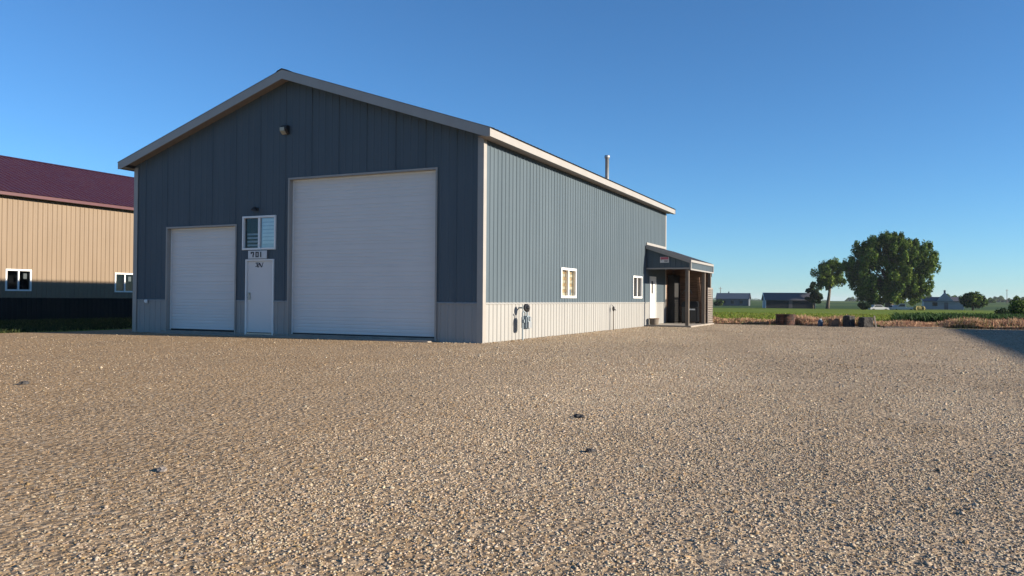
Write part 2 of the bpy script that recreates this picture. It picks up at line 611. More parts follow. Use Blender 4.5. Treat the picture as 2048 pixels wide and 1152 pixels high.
    for y0, y1 in ((-oh - 0.012, -oh + 0.018), (D + oh - 0.018, D + oh + 0.012)):
        for s in (0, 1):
            e = oh + 0.012 if s == 0 else -W - oh - 0.012
            r_ = -W / 2
            mb = MB()
            mb.prism([(e, y0, He - 0.036), (e, y0, zr(e) + 0.004), (r_, y0, zr(r_) + 0.004), (r_, y0, zr(r_) - rake_h), (e + (0.12 if s else -0.12), y0, He - 0.036)], (0, y1 - y0, 0), 'y')
            mb.build('rake_board', mt, roof)
    for y0, y1 in ((-oh + 0.02, -0.004), (D + 0.004, D + oh - 0.02)):
        mb = MB()
        for s in (0, 1):
            e = 0.0 if s == 0 else -W
            d = rake_h - 0.05
            mb.prism([(e, y0, zr(e) - d), (e, y0, zr(e) - d + 0.012), (-W / 2, y0, zr(-W / 2) - d + 0.012), (-W / 2, y0, zr(-W / 2) - d)], (0, y1 - y0, 0), 'y')
        mb.build('rake_soffit', ms, roof)
    return zr, roof


def window(root, put, u0, u1, z0, z1, frame_m, glass_m, inner, fw=0.055, glass_r=None):
    """sliding window: frame > two panes, mullion and what hangs behind the glass. put(u, out, z)"""
    def bx(mb, a, b, c, d, o0, o1):
        pts = [put(x, o, z) for x in (a, b) for o in (o0, o1) for z in (c, d)]
        mb.add(pts, [(0, 1, 3, 2), (4, 6, 7, 5), (0, 4, 5, 1), (2, 3, 7, 6), (0, 2, 6, 4), (1, 5, 7, 3)])
    mb = MB()
    o0, o1 = -0.08, 0.045
    bx(mb, u0, u1, z0, z0 + fw, o0, o1)
    bx(mb, u0, u1, z1 - fw, z1, o0, o1)
    bx(mb, u0, u0 + fw, z0 + fw, z1 - fw, o0, o1 - 0.002)
    bx(mb, u1 - fw, u1, z0 + fw, z1 - fw, o0, o1 - 0.002)
    fr = mb.build('window', frame_m, root, bevel=0.004)
    um = (u0 + u1) / 2
    mb = MB()
    bx(mb, um - 0.03, um + 0.03, z0 + fw, z1 - fw, -0.05, 0.03)
    mb.build('mullion', frame_m, fr)
    for a, b, o, gm in ((u0 + fw, um - 0.03, -0.03, glass_m), (um + 0.03, u1 - fw, -0.012, glass_r or glass_m)):
        mb = MB().quad(put(a, o, z0 + fw), put(b, o, z0 + fw), put(b, o, z1 - fw), put(a, o, z1 - fw))
        pane = mb.build('pane', gm, fr)
        out = Vector(put(0, 1, 0)) - Vector(put(0, 0, 0))
        if pane.data.polygons[0].normal.dot(out) < 0:
            pane.data.flip_normals()
    inner(fr, bx, u0 + fw, u1 - fw, um, z0 + fw, z1 - fw)
    return fr


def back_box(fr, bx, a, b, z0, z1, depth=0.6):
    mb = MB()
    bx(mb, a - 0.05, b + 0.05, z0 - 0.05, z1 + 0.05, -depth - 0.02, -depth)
    mb.build('unlit_room_plate', M['dark'], fr)  # near-black plate stands in for the unlit room


def inner_dark(fr, bx, a, b, um, z0, z1):
    back_box(fr, bx, a, b, z0, z1)
    mb = MB()                                              # a paper sticker inside the right pane
    bx(mb, um + 0.26, um + 0.42, z1 - 0.34, z1 - 0.1, -0.06, -0.055)
    mb.build('sticker', M['signwhite'], fr)


def inner_blinds(fr, bx, a, b, um, z0, z1):
    back_box(fr, bx, a, b, z0, z1, 0.3)
    mb = MB()
    bx(mb, um + 0.031, b, z0, z1, -0.05, -0.045)
    mb.build('blind', M['blindback'], fr)  # pale plate added behind the slats to brighten the pane
    n = 7
    for k in range(n):
        z = z0 + 0.12 + (z1 - z0 - 0.13) * k / n
        mb = MB()
        bx(mb, um + 0.09, b - 0.05, z, z + 0.075, -0.04, -0.03)
        mb.build('slat', M['blind'], fr)
    for k in range(4):
        z = z0 + 0.06 + 0.105 * k
        mb = MB()
        bx(mb, a + 0.05, um - 0.07, z, z + 0.05, -0.08, -0.07)
        mb.build('slat', M['blindback'], fr)


def inner_boards(fr, bx, a, b, um, z0, z1):
    back_box(fr, bx, a, b, z0, z1, 0.3)
    n = 8
    for k in range(n):
        mb = MB()
        z = z0 + 0.01 + (z1 - z0 - 0.02) * k / n
        bx(mb, a + 0.01, b - 0.01, z, z + (z1 - z0) / n - 0.008, -0.1 - 0.012 * (k % 2), -0.085 - 0.012 * (k % 2))
        mb.build('board', M['boards' if k % 2 else 'paleboards'], fr)
    mb = MB()
    bx(mb, um + 0.06, b - 0.14, z0 + 0.03, z0 + 0.2, -0.08, -0.07)
    mb.build('sticker', M['farblue'], fr)


def inner_curtain(fr, bx, a, b, um, z0, z1):
    back_box(fr, bx, a, b, z0, z1, 0.3)
    mb = MB()
    bx(mb, a + 0.02, um - 0.04, z0, z1, -0.12, -0.11)
    bx(mb, um + 0.3, b, z0 + 0.05, z1, -0.12, -0.11)
    mb.build('blind', M['greyblind'], fr)


def overhead_door(root, u0, u1, z0, z1, sec, depth, trim_w=0.05):
    """white sectional door set back in its opening: ribbed panels, jamb trim, weather strip, bottom seal"""
    mb = MB()
    z = z0 + 0.03
    prof = []
    while z < z1 + 0.05:
        top = min(z + sec, z1 + 0.05)
        prof += [(z, 0.009), (z + 0.008, 0.0)]
        q = z + 0.05
        while q + 0.1 < top:
            prof += [(q, 0.0), (q + 0.008, 0.007), (q + 0.03, 0.007), (q + 0.038, 0.0)]
            q += 0.095
        prof += [(top - 0.008, 0.0)]
        z = top
    vs = []
    for zz, d in prof:
        vs += [(u0 - 0.02, depth + d, zz), (u1 + 0.02, depth + d, zz)]
    mb.add(vs, [(2 * i, 2 * i + 1, 2 * i + 3, 2 * i + 2) for i in range(len(prof) - 1)])
    d = mb.build('overhead_door', M['door'], root)
    mb = MB().box(u0, u1, depth - 0.012, depth + 0.02, z0, z0 + 0.035)
    mb.build('bottom_seal', M['rubber'], d)
    mb = MB()
    o = 0.034                                              # jambs: trim outside, return into the wall
    t = trim_w
    mb.box(u0 - t, u0 - 0.012, -o, -o + 0.012, 0, z1 + t)
    mb.box(u1 + 0.012, u1 + t, -o, -o + 0.012, 0, z1 + t)
    mb.box(u0 - 0.012, u1 + 0.012, -o, -o + 0.012, z1 + 0.012, z1 + t)
    mb.box(u0 - 0.012, u0, -o - 0.002, depth + 0.06, 0, z1)
    mb.box(u1, u1 + 0.012, -o - 0.002, depth + 0.06, 0, z1)
    mb.box(u0 - 0.012, u1 + 0.012, -o - 0.002, depth + 0.06, z1, z1 + 0.012)
    mb.build('door_jamb', M['trim'], d)
    mb = MB()
    mb.box(u0 + 0.001, u0 + 0.04, depth - 0.02, depth - 0.006, z0, z1 - 0.001)
    mb.box(u1 - 0.04, u1 - 0.001, depth - 0.02, depth - 0.006, z0, z1 - 0.001)
    mb.box(u0 + 0.04, u1 - 0.04, depth - 0.02, depth - 0.006, z1 - 0.05, z1 - 0.001)
    mb.build('weather_strip', M['white'], d)
    return d


# ================================================================ MAIN BUILDING
W, D, HE = 12.185, 18.358, 5.087
shop = bempty('shop_building', 0, 0, 0, 'blue grey metal shop building with two white overhead doors on its shaded gable front', 'building')
big_d = (-6.06, -1.34, 0.0, 4.40)
sml_d = (-10.76, -8.04, 0.0, 3.17)
ent_d = (-7.64, -6.60, 0.0, 2.19)
fwin = (-7.77, -6.54, 2.46, 3.43)
fh = [big_d, sml_d, ent_d, fwin]
swin1, swin2 = (5.25, 6.60, 1.15, 2.09), (13.06, 14.36, 1.17, 2.07)
sdoor = (15.62, 16.60, 0.0, 2.12)
zr, roof = pole_building(shop, W, D, HE, 0.3333, 0.35, 0.175, 0.99, (M['blue'], M['cream'], M['trim'], M['roof'], M['soffit']),
                         {'front_wall': fh, 'side_wall': [swin1, swin2, sdoor]}, phase=-6.245)
put_f = lambda u, o, z: (u, -o, z)
put_s = lambda u, o, z: (o, u, z)
overhead_door(shop, -6.06, -1.34, 0.085, 4.40, 0.61, 0.13)
overhead_door(shop, -10.76, -8.04, 0.10, 3.17, 0.53, 0.13)
window(shop, put_f, *fwin, M['white'], M['glass'], inner_blinds, glass_r=M['glass_reflective'])
window(shop, put_s, *swin1, M['white'], M['glass'], inner_boards, fw=0.07)
window(shop, put_s, *swin2, M['white'], M['glass'], inner_curtain, fw=0.07)

# entry door with steel frame, lever, the dark letters near its top
u0, u1, _, z1 = ent_d
mb = MB()
mb.box(u0 + 0.05, u1 - 0.05, 0.012, 0.056, 0.10, z1 - 0.05)
ed = mb.build('entry_door', M['door'], shop, bevel=0.004)
mb = MB()
mb.box(u0, u0 + 0.045, -0.036, 0.08, 0.0, z1)
mb.box(u1 - 0.045, u1, -0.036, 0.08, 0.0, z1)
mb.box(u0 + 0.045, u1 - 0.045, -0.036, 0.08, z1 - 0.045, z1)
mb.build('door_frame', M['white'], ed, bevel=0.004)
mb = MB().box(u0 + 0.045, u1 - 0.045, -0.04, 0.08, 0.04, 0.085)
mb.build('threshold', M['steel'], ed)
mb = MB()
mb.box(-7.555, -7.475, -0.004, 0.011, 1.03, 1.24)
mb.tube([(-7.515, 0.0, 1.10), (-7.515, -0.06, 1.10), (-7.40, -0.065, 1.095)], 0.011, 8)
mb.tube([(-7.515, 0.0, 1.2), (-7.515, -0.022, 1.2)], 0.027, 12)
mb.build('handle', M['steel'], ed)
mb = MB()
def stroke(mb, pts, w, y0=0.0115, y1=0.006):
    for (xa, za), (xb, zb) in zip(pts, pts[1:]):
        d = Vector((xb - xa, 0, zb - za))
        s = Vector((d.z, 0, -d.x)).normalized() * w / 2
        p = [Vector((xa, y1, za)) - s, Vector((xb, y1, zb)) - s, Vector((xb, y1, zb)) + s, Vector((xa, y1, za)) + s]
        mb.prism([tuple(q) for q in p], (0, y0 - y1, 0), 'y')
# letters R and N in a slanted serif hand
ox, oz, k = -7.30, 1.955, 1.0
stroke(mb, [(ox + 0.0, oz + 0.125), (ox + 0.035, oz + 0.135), (ox + 0.065, oz + 0.115)], 0.016)
stroke(mb, [(ox + 0.055, oz + 0.13), (ox + 0.068, oz + 0.07), (ox + 0.10, oz + 0.005)], 0.034)
stroke(mb, [(ox + 0.0, oz + 0.035), (ox + 0.025, oz + 0.022), (ox + 0.05, oz + 0.035), (ox + 0.062, oz + 0.065)], 0.016)
stroke(mb, [(ox + 0.075, oz + 0.07), (ox + 0.12, oz + 0.085), (ox + 0.13, oz + 0.115), (ox + 0.10, oz + 0.135), (ox + 0.06, oz + 0.135)], 0.014)
stroke(mb, [(ox + 0.125, oz + 0.005), (ox + 0.145, oz + 0.13)], 0.012)
stroke(mb, [(ox + 0.145, oz + 0.13), (ox + 0.225, oz + 0.008)], 0.034)
stroke(mb, [(ox + 0.235, oz + 0.008), (ox + 0.275, oz + 0.135), (ox + 0.29, oz + 0.13)], 0.016)
mb.build('lettering', M['ink'], ed)
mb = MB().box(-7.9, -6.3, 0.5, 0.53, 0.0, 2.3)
mb.build('unlit_room_plate', M['dark'], ed)

# side door under the lean-to: white, with a narrow dark light
u0, u1, _, z1 = sdoor
mb = MB().box(-0.05, -0.006, u0 + 0.05, u1 - 0.05, 0.08, z1 - 0.05)
sd = mb.build('side_door', M['white'], shop, bevel=0.004)
mb = MB()
mb.box(-0.08, 0.036, u0, u0 + 0.05, 0.0, z1)
mb.box(-0.08, 0.036, u1 - 0.05, u1, 0.0, z1)
mb.box(-0.08, 0.036, u0 + 0.05, u1 - 0.05, z1 - 0.05, z1)
mb.build('door_frame', M['white'], sd)
mb = MB().box(-0.006, 0.004, u0 + 0.34, u0 + 0.56, 1.38, 1.92)
mb.build('pane', M['blackpaint'], sd)
mb = MB()
mb.box(-0.006, 0.004, u0 + 0.1, u0 + 0.16, 0.95, 1.12)
mb.tube([(0.0, u0 + 0.13, 1.03), (0.055, u0 + 0.13, 1.03), (0.06, u0 + 0.24, 1.03)], 0.012, 8)
mb.build('handle', M['steel'], sd)

# vent pipe through the roof
mb = MB()
mb.lathe([(0.075, 0.0), (0.075, 1.13), (0.105, 1.14), (0.105, 1.25), (0.06, 1.26), (0.06, 1.1)], 16, (-1.0, 12.83, 5.62))
mb.lathe([(0.16, 0.0), (0.09, 0.16), (0.078, 0.18)], 16, (-1.0, 12.83, 5.65))
mb.build('vent_pipe', M['galv'], roof, smooth=True)

# ---- lean-to on the side wall
LA, LB0, LB1 = 1.80, 15.0, 19.75
lz = lambda a: 3.40 - (a - 0.0) * 0.338                   # roof surface of the lean-to
mb = MB()
A1 = LA + 0.10
for k in range(int((LB1 - LB0 + 0.2) / RIB)):
    y = LB0 - 0.1 + k * RIB
    prof = [(y, 0), (y + RIB - 0.06, 0), (y + RIB - 0.042, 0.02), (y + RIB - 0.018, 0.02), (y + RIB, 0)]
    vs = []
    for yy, h in prof:
        vs += [(0.035, yy, lz(0.035) + h), (A1, yy, lz(A1) + h)]
    mb.add(vs, [(2 * i, 2 * i + 2, 2 * i + 3, 2 * i + 1) for i in range(len(prof) - 1)])
mb.prism([(0.035, LB0 - 0.1, lz(0.035) - 0.01), (A1, LB0 - 0.1, lz(A1) - 0.01), (A1, LB0 - 0.1, lz(A1) - 0.03), (0.035, LB0 - 0.1, lz(0.035) - 0.03)], (0, LB1 - LB0 + 0.2, 0), 'y')
lean = mb.build('lean_to', M['roof'], shop)
mb = MB()
mb.prism([(0.036, LB0 - 0.12, lz(0.036) - 0.14), (0.036, LB0 - 0.12, lz(0.036) + 0.026), (A1 + 0.03, LB0 - 0.12, lz(A1 + 0.03) + 0.026), (A1 + 0.03, LB0 - 0.12, lz(A1 + 0.03) - 0.14)], (0, 0.03, 0), 'y')
mb.build('rake_board', M['trim'], lean)
mb = MB()
mb.box(0.036, 0.05, LB0, 18.33, lz(0) + 0.02, lz(0) + 0.12)
mb.build('wall_flashing', M['trim'], lean)
mb = MB()                                                  # ribbed gable panel facing the yard
sheet(mb, lambda u, o, z: (u, LB0 - o, z), 0.036, LA + 0.03, 2.43, lambda u: lz(u) - 0.02, phase=0.1)
mb.build('gable_panel', M['blue'], lean)
mb = MB()
sheet(mb, lambda u, o, z: (u, LB1 + o, z), 0.036, LA + 0.03, 2.2, lambda u: lz(u) - 0.02, phase=0.1)
mb.build('gable_panel', M['blue'], lean)
mb = MB().box(0.036, LA + 0.075, LB0 - 0.035, LB0 - 0.022, 2.385, 2.445)
mb.build('bottom_trim', M['trim'], lean)
mb = MB()                                                  # ribbed eave panel with white trims
sheet(mb, lambda u, o, z: (LA + 0.05 + o, u, z), LB0, LB1, 2.40, 2.72, phase=0.05)
mb.build('eave_panel', M['blue'], lean)
mb = MB()
mb.box(LA + 0.04, LA + 0.098, LB0 - 0.02, LB1 + 0.05, 2.35, 2.405)
mb.box(LA + 0.04, LA + 0.105, LB0 - 0.02, LB1 + 0.05, 2.67, 2.765)
mb.box(LA + 0.04, LA + 0.102, LB0 - 0.021, LB0 + 0.07, 2.405, 2.67)
mb.box(LA + 0.04, LA + 0.102, LB1 - 0.02, LB1 + 0.051, 2.405, 2.67)
mb.build('eave_trim', M['trim'], lean)
mb = MB()
mb.box(LA - 0.14, LA + 0.035, LB0 + 0.01, LB1, 2.40, 2.64)
mb.build('beam', M['wood'], lean)
for b, m_ in ((LB0 + 0.09, 'wood'), (18.36, 'wood'), (LB1 - 0.08, 'wood')):
    mb = MB().box(LA - 0.14, LA, b - 0.07, b + 0.07, -0.02, 2.395)
    mb.build('post', M[m_], lean, bevel=0.006)
mb = MB()
for k in range(5):
    b = LB0 + 0.1 + k * 1.13
    mb.prism([(0.04, b, lz(0.04) - 0.2), (0.04, b, lz(0.04) - 0.04), (LA - 0.02, b, lz(LA) - 0.04), (LA - 0.02, b, lz(LA) - 0.2)], (0, 0.04, 0), 'y')
mb.build('rafters', M['plank'], lean)
mb = MB()                                                  # plank wall closing the back, and the bay behind the shop corner
for k in range(12):
    z = 0.07 + k * 0.19
    mb.box(0.05, LA - 0.145, LB1 - 0.05 + 0.006 * (k % 3), LB1 - 0.02, z, z + 0.178)
    mb.box(-0.02 - 0.006 * (k % 2), 0.01, 18.45, LB1 - 0.06, z, z + 0.178)
mb.box(1.24, 1.40, LB1 - 0.2, LB1 - 0.055, 0.07, 2.5)
mb.box(0.02, LA - 0.0, LB1 - 0.018, LB1 - 0.004, 0.066, 2.75)  # solid sheets added behind the planks to stop light leaking through
mb.box(0.012, 0.030, 18.40, LB1 - 0.06, 0.066, 3.36)
for k in range(5):
    z = 2.35 + k * 0.19
    mb.box(-0.02 - 0.006 * (k % 2), 0.01, 18.45, LB1 - 0.06, z, z + 0.178)
mb.build('plank_wall', M['plank'], lean)
mb = MB().box(0.04, LA + 0.12, LB0 - 0.1, LB1 + 0.1, -0.05, 0.065)
mb.build('floor_slab', M['concrete'], lean, bevel=0.01)

# ---- things fixed to or standing by the building
def numeral_sign():
    t = bempty('house_number_sign', 0, 0, 0, 'white board with the black number 701 above the front entry door', 'sign')
    mb = MB().box(-7.52, -6.83, -0.06, -0.036, 2.205, 2.435)
    mb.build('board', M['signwhite'], t, bevel=0.005)
    mb = MB()
    y0, y1 = -0.066, -0.0605
    def seg(a, b, c, d):
        mb.box(-7.52 + a, -7.52 + b, y0, y1, 2.205 + c, 2.205 + d)
    # 7, 0, 1 in blocky strokes
    seg(0.105, 0.225, 0.165, 0.195); seg(0.105, 0.145, 0.135, 0.165); seg(0.185, 0.225, 0.105, 0.165); seg(0.175, 0.212, 0.045, 0.105)
    seg(0.285, 0.322, 0.04, 0.195); seg(0.362, 0.40, 0.04, 0.195); seg(0.322, 0.362, 0.04, 0.07); seg(0.322, 0.362, 0.165, 0.195)
    seg(0.455, 0.495, 0.04, 0.195)
    mb.build('numerals', M['ink'], t)
numeral_sign()

t = bempty('warning_sign', 0, 0, 0, 'small white sign with a red upper half on the lean-to gable', 'sign')
mb = MB().box(0.62, 0.99, LB0 - 0.045, LB0 - 0.03, 2.655, 2.895)
mb.build('board', M['signwhite'], t)
mb = MB().box(0.64, 0.97, LB0 - 0.049, LB0 - 0.0455, 2.785, 2.885)
mb.build('red_band', M['signred'], t)
mb = MB()
for x0, x1, z0 in ((0.65, 0.71, 2.755), (0.80, 0.95, 2.745), (0.80, 0.95, 2.715), (0.80, 0.94, 2.688), (0.73, 0.76, 2.83)):
    MB().box(x0, x1, LB0 - 0.053, LB0 - 0.0495, z0, z0 + 0.014).build('text_line', M['ink'], t)

t = bempty('wall_light', 0, 0, 0, 'dark wall pack light with a pale lens high on the gable', 'light')
mb = MB()
mb.prism([(-6.30, -0.02, 5.68), (-6.30, -0.02, 5.92), (-6.30, -0.12, 5.92), (-6.30, -0.17, 5.86), (-6.30, -0.17, 5.81), (-6.30, -0.06, 5.68)], (0.22, 0, 0), 'x')
mb.build('housing', M['blackpaint'], t, bevel=0.008)
mb = MB()
mb.prism([(-6.305, -0.08, 5.68), (-6.305, -0.176, 5.76), (-6.305, -0.18, 5.85), (-6.305, -0.172, 5.865), (-6.305, -0.165, 5.80), (-6.305, -0.06, 5.675)], (0.15, 0, 0), 'x')
mb.build('lens', M['lens'], t)
t = bempty('dome_light', 0, 0, 0, 'small black dome light just above the front window', 'light')
mb = MB()
mb.lathe([(0.02, 0.09), (0.06, 0.075), (0.085, 0.03), (0.09, 0.0), (0.0, 0.01)], 14, (-7.22, -0.16, 3.575))
mb.build('shade', M['blackpaint'], t, smooth=True)
mb = MB().tube([(-7.22, -0.02, 3.62), (-7.22, -0.1, 3.67), (-7.22, -0.16, 3.66)], 0.014, 8)
mb.box(-7.27, -7.17, -0.035, -0.02, 3.57, 3.67)
mb.build('arm', M['blackpaint'], t)
t = bempty('outlet_box', 0, 0, 0, 'small white outlet box on the pale wainscot at the front left corner', 'outlet')
mb = MB().box(-11.64, -11.54, -0.075, -0.03, 0.90, 1.0)
mb.build('box', M['signwhite'], t, bevel=0.006)
mb = MB().box(-11.65, -11.53, -0.085, -0.0755, 0.93, 1.005)
mb.build('cover', M['white'], t, bevel=0.004)

# gas meter on its riser
t = bempty('gas_meter', 0, 0, 0, 'grey gas meter with a dark round regulator against the sunlit wainscot', 'gas meter')
mx, my = 0.30, 2.02
mb = MB()
mb.box(mx - 0.10, mx + 0.10, my - 0.13, my + 0.13, 0.30, 0.66)
body = mb.build('meter_body', M['meter'], t, bevel=0.035)
mb = MB()
mb.box(mx + 0.10, mx + 0.125, my - 0.1, my + 0.1, 0.33, 0.5)
mb.tube([(mx - 0.02, my, 0.58), (mx + 0.135, my, 0.58)], 0.06, 14)
mb.build('dial', M['galv'], body)
mb = MB()
mb.lathe([(0.0, -0.05), (0.085, -0.045), (0.115, -0.012), (0.115, 0.012), (0.085, 0.04), (0.04, 0.05), (0.035, 0.1), (0.0, 0.1)], 18)
reg = mb.build('regulator', M['blackpaint'], t, smooth=True)
reg.location = (mx, my + 0.02, 0.87)
reg.rotation_euler = (0, R(80), R(-20))
mb = MB()
mb.tube([(mx - 0.02, my - 0.19, -0.05), (mx - 0.02, my - 0.19, 0.74), (mx - 0.02, my - 0.14, 0.78), (mx, my - 0.07, 0.74), (mx, my - 0.07, 0.65)], 0.023, 10)
mb.tube([(mx, my + 0.07, 0.65), (mx, my + 0.07, 0.86), (mx, my + 0.02, 0.87), (mx - 0.15, my + 0.14, 0.87), (0.0, my + 0.16, 0.87)], 0.022, 10)
mb.tube([(mx - 0.02, my - 0.19, 0.80), (mx - 0.02, my - 0.19, 0.96)], 0.014, 8)
mb.box(mx - 0.05, mx + 0.03, my - 0.21, my - 0.16, 0.48, 0.56)
mb.build('pipes', M['meter'], t, smooth=False)
mb = MB().tube([(mx - 0.16, my - 0.05, 0.16), (mx - 0.16, my - 0.05, -0.02)], 0.02, 8)

t = bempty('hydrant_pipe', 0, 0, 0, 'thin upright water pipe with a dark head beside the long side wall', 'water pipe')
mb = MB().tube([(0.14, 10.2, -0.05), (0.14, 10.2, 0.74)], 0.016, 8)
mb.build('riser', M['wood'], t)
mb = MB()
mb.lathe([(0.0, 0.0), (0.03, 0.0), (0.045, 0.05), (0.045, 0.12), (0.025, 0.16), (0.0, 0.165)], 12, (0.14, 10.2, 0.70))
mb.tube([(0.14, 10.2, 0.78), (0.22, 10.2, 0.74), (0.23, 10.2, 0.70)], 0.014, 8)
mb.tube([(0.14, 10.2, 0.85), (0.06, 10.2, 0.93)], 0.010, 8)
mb.build('head', M['blackpaint'], t)

# things under the lean-to
t = bempty('flower_pot', 0.28, 15.35, 0.0, 'dark wicker pot standing beside the white side door', 'pot')
mb = MB().lathe([(0.0, 0.0), (0.15, 0.0), (0.185, 0.12), (0.20, 0.30), (0.205, 0.34), (0.18, 0.345), (0.17, 0.28), (0.0, 0.27)], 20)
mb.build('pot', M['wood'], t, smooth=True)
mb = MB()
for k in range(8):
    mb.tube([(0.203 * math.cos(a), 0.203 * math.sin(a), 0.325) for a in np.linspace(0.78 * k, 0.78 * k + 0.79, 4)], 0.018, 6)
mb.build('rim', M['plank'], t)
t = bempty('lattice_panel', LA + 0.06, 19.08, 0.0, 'pale lattice panel leaning on the back bay of the lean-to', 'panel')
mb = MB()
for y in np.linspace(-0.5, 0.5, 8):
    mb.box(0.0, 0.012, y - 0.022, y + 0.022, 0.02, 1.62)
for z in np.linspace(0.06, 1.58, 19):
    mb.box(0.0125, 0.024, -0.53, 0.53, z - 0.016, z + 0.016)
mb.build('slats', M['palewood'], t)
mb = MB()
for y in (-0.56, 0.53):
    mb.box(-0.006, 0.032, y - 0.0, y + 0.045, 0.0, 1.68)
mb.box(-0.006, 0.032, -0.514, 0.53, 1.62, 1.68)
mb.build('frame', M['palewood'], t)
t = bempty('leaning_board', 1.62, 18.62, 0.065, 'dark board leaning between the lean-to post and the lattice panel', 'board')
MB().bar((0, 0, 0.0), (-0.22, 0.12, 2.1), 0.12, 0.04, (0, 1, 0)).build('plank', M['plank'], t)
t = bempty('charcoal_grill', 1.12, 18.5, 0.065, 'dark covered grill with a pale label inside the lean-to', 'grill')
mb = MB()
mb.box(-0.35, 0.35, -0.25, 0.25, 0.08, 0.72)
mb.prism([(-0.36, -0.26, 0.725), (0.36, -0.26, 0.725), (0.36, -0.2, 0.92), (0.3, -0.12, 1.0), (-0.3, -0.12, 1.0), (-0.36, -0.2, 0.92)], (0, 0.45, 0), 'y')
mb.build('cover', M['blackpaint'], t, bevel=0.03)
mb = MB().box(0.0, 0.26, -0.262, -0.252, 0.6, 0.665)
mb.build('label_plate', M['signwhite'], t)
for x in (-0.3, 0.3):
    for y in (-0.2, 0.2):
        MB().tube([(x, y - 0.02, 0.045), (x, y + 0.02, 0.045)], 0.045, 12).build('caster', M['rubber'], t)
t = bempty('darkening_box', 0.20, 19.1, 0.065, 'tall black box added to darken the back corner of the lean-to', 'cabinet')  # added box hides sunlit planks so the corner stays dark
MB().box(-0.16, 0.16, -0.48, 0.55, 0.05, 2.2).build('box_body', M['dark'], t, bevel=0.012)
for x in (-0.08, 0.08):
    MB().box(x - 0.074, x + 0.074, -0.5, -0.482, 0.1, 2.15).build('door', M['dark'], t, bevel=0.004)
MB().box(-0.15, 0.15, -0.47, 0.54, 0.0, 0.049).build('plinth', M['rubber'], t)
t = bempty('wall_hook', 0.72, LB1 - 0.09, 1.62, 'pale bent bar hanging on the plank wall of the lean-to', 'hook')
mb = MB()
mb.tube([(-0.24, -0.02, -0.22), (-0.12, -0.03, -0.05), (0.0, -0.03, 0.0), (0.13, -0.03, -0.06), (0.22, -0.02, -0.2)], [0.02, 0.028, 0.03, 0.028, 0.02], 8)
mb.build('bar', M['palewood'], t, smooth=True)

# ================================================================ TAN BUILDING (left) and the neighbour that throws the shadow at right
tan = bempty('tan_building', -25.23, -5.0, 0, 'tan metal building with a maroon roof and black wainscot', 'building')
tw1, tw2 = (9.30, 10.46, 1.30, 2.25), (14.68, 15.84, 1.30, 2.26)
pole_building(tan, 12.2, 27.0, 5.42, 0.40, 0.4, 0.12, 0.98, (M['tan'], M['black'], M['maroon_trim'], M['maroon'], M['soffit']),
              {'side_wall': [tw1, tw2]}, ribs_roof=0.3)
for w_ in (tw1, tw2):
    window(tan, put_s, *w_, M['white'], M['glass_dark'], inner_dark, fw=0.07)
nb = bempty('grey_building', 29.45 + 12.0, -5.0, 0, 'grey metal shed standing out of view to the right of the yard', 'building')
pole_building(nb, 12.0, 27.3, 5.0, 0.3, 0.35, 0.17, 0.98, (M['fargrey'], M['cream'], M['trim'], M['roof'], M['soffit']), {})

# ================================================================ GROUND
def polar_ground():
    rs = [0, 3, 8, 15, 25, 40, 60, 80, 100, 120, 140, 160, 185, 210, 240, 270, 300, 340, 380, 430, 480, 540, 600, 680, 780, 950, 1200, 1500, 1900, 2400, 3000, 3800, 5000]
    n = 180
    v, f = [(0, 0, 0)], []
    for r in rs[1:]:
        for k in range(n):
            a = 2 * math.pi * k / n
            x, y = r * math.cos(a), r * math.sin(a)
            v.append((x, y, terrain(x, y)))
    for k in range(n):
        f.append((0, 1 + k, 1 + (k + 1) % n))
    for i in range(len(rs) - 2):
        for k in range(n):
            a, b = 1 + i * n + k, 1 + i * n + (k + 1) % n
            f.append((a, a + n, b + n, b))
    mb = MB()
    mb.add(v, f)
    o = mb.build('ground', M['lawn'], smooth=True)
    return tag(o, kind='structure')
polar_ground()


def wob(t, s=1.0):
    return 0.35 * math.sin(t * 0.9 * s + 1) + 0.22 * math.sin(t * 2.3 * s + 2) + 0.12 * math.sin(t * 5.1 * s)


def yard_edge_b(a):
    """far / left edge of the gravel, in the building frame"""
    if a > -0.2:
        return 20.55 + 0.5 * wob(a)
    if a > -12.4:
        return 3.0
    return -3.3 - 0.05 * (a + 12.4) + 0.5 * wob(a)


edge = []
for a in np.arange(34, -0.3, -0.4):
    edge.append((a, yard_edge_b(a)))
edge += [(-0.3, 20.0), (-0.3, 3.0), (-12.0, 3.0), (-12.9, 5.5), (-14.0, 2.0), (-13.7, -1.0), (-14.3, -2.6)]
for a in np.arange(-15.0, -60, -0.5):
    edge.append((a, yard_edge_b(a)))
edge += [(-60, -45), (34, -45)]
bm = bmesh.new()
vs = [bm.verts.new((*loc2w(a, b), 0.004)) for a, b in edge]
bm.faces.new(vs)
bmesh.ops.triangulate(bm, faces=bm.faces)
bmesh.ops.recalc_face_normals(bm, faces=bm.faces)
me = bpy.data.meshes.new('gravel_yard')
bm.to_mesh(me)
bm.free()
if me.polygons[0].normal.z < 0:
    me.flip_normals()
me.materials.append(M['gravel'])
o = bpy.data.objects.new('gravel_yard', me)
COL.objects.link(o)
tag(o, kind='structure')

x, y = loc2w(0, 0)
mb = MB().box(-11.0, -1.2, -0.03, 0.3, -0.1, 0.085).box(-11.0, -1.3, -0.42, -0.032, -0.1, 0.035)
o = mb.build('concrete_apron', M['concrete'], bevel=0.015)
o.location = (x, y, 0)
o.rotation_euler = (0, 0, -YAW)
tag(o, kind='structure')

# ---------------------------------------------------------------- loose stones on the yard
rng = np.random.default_rng(11)


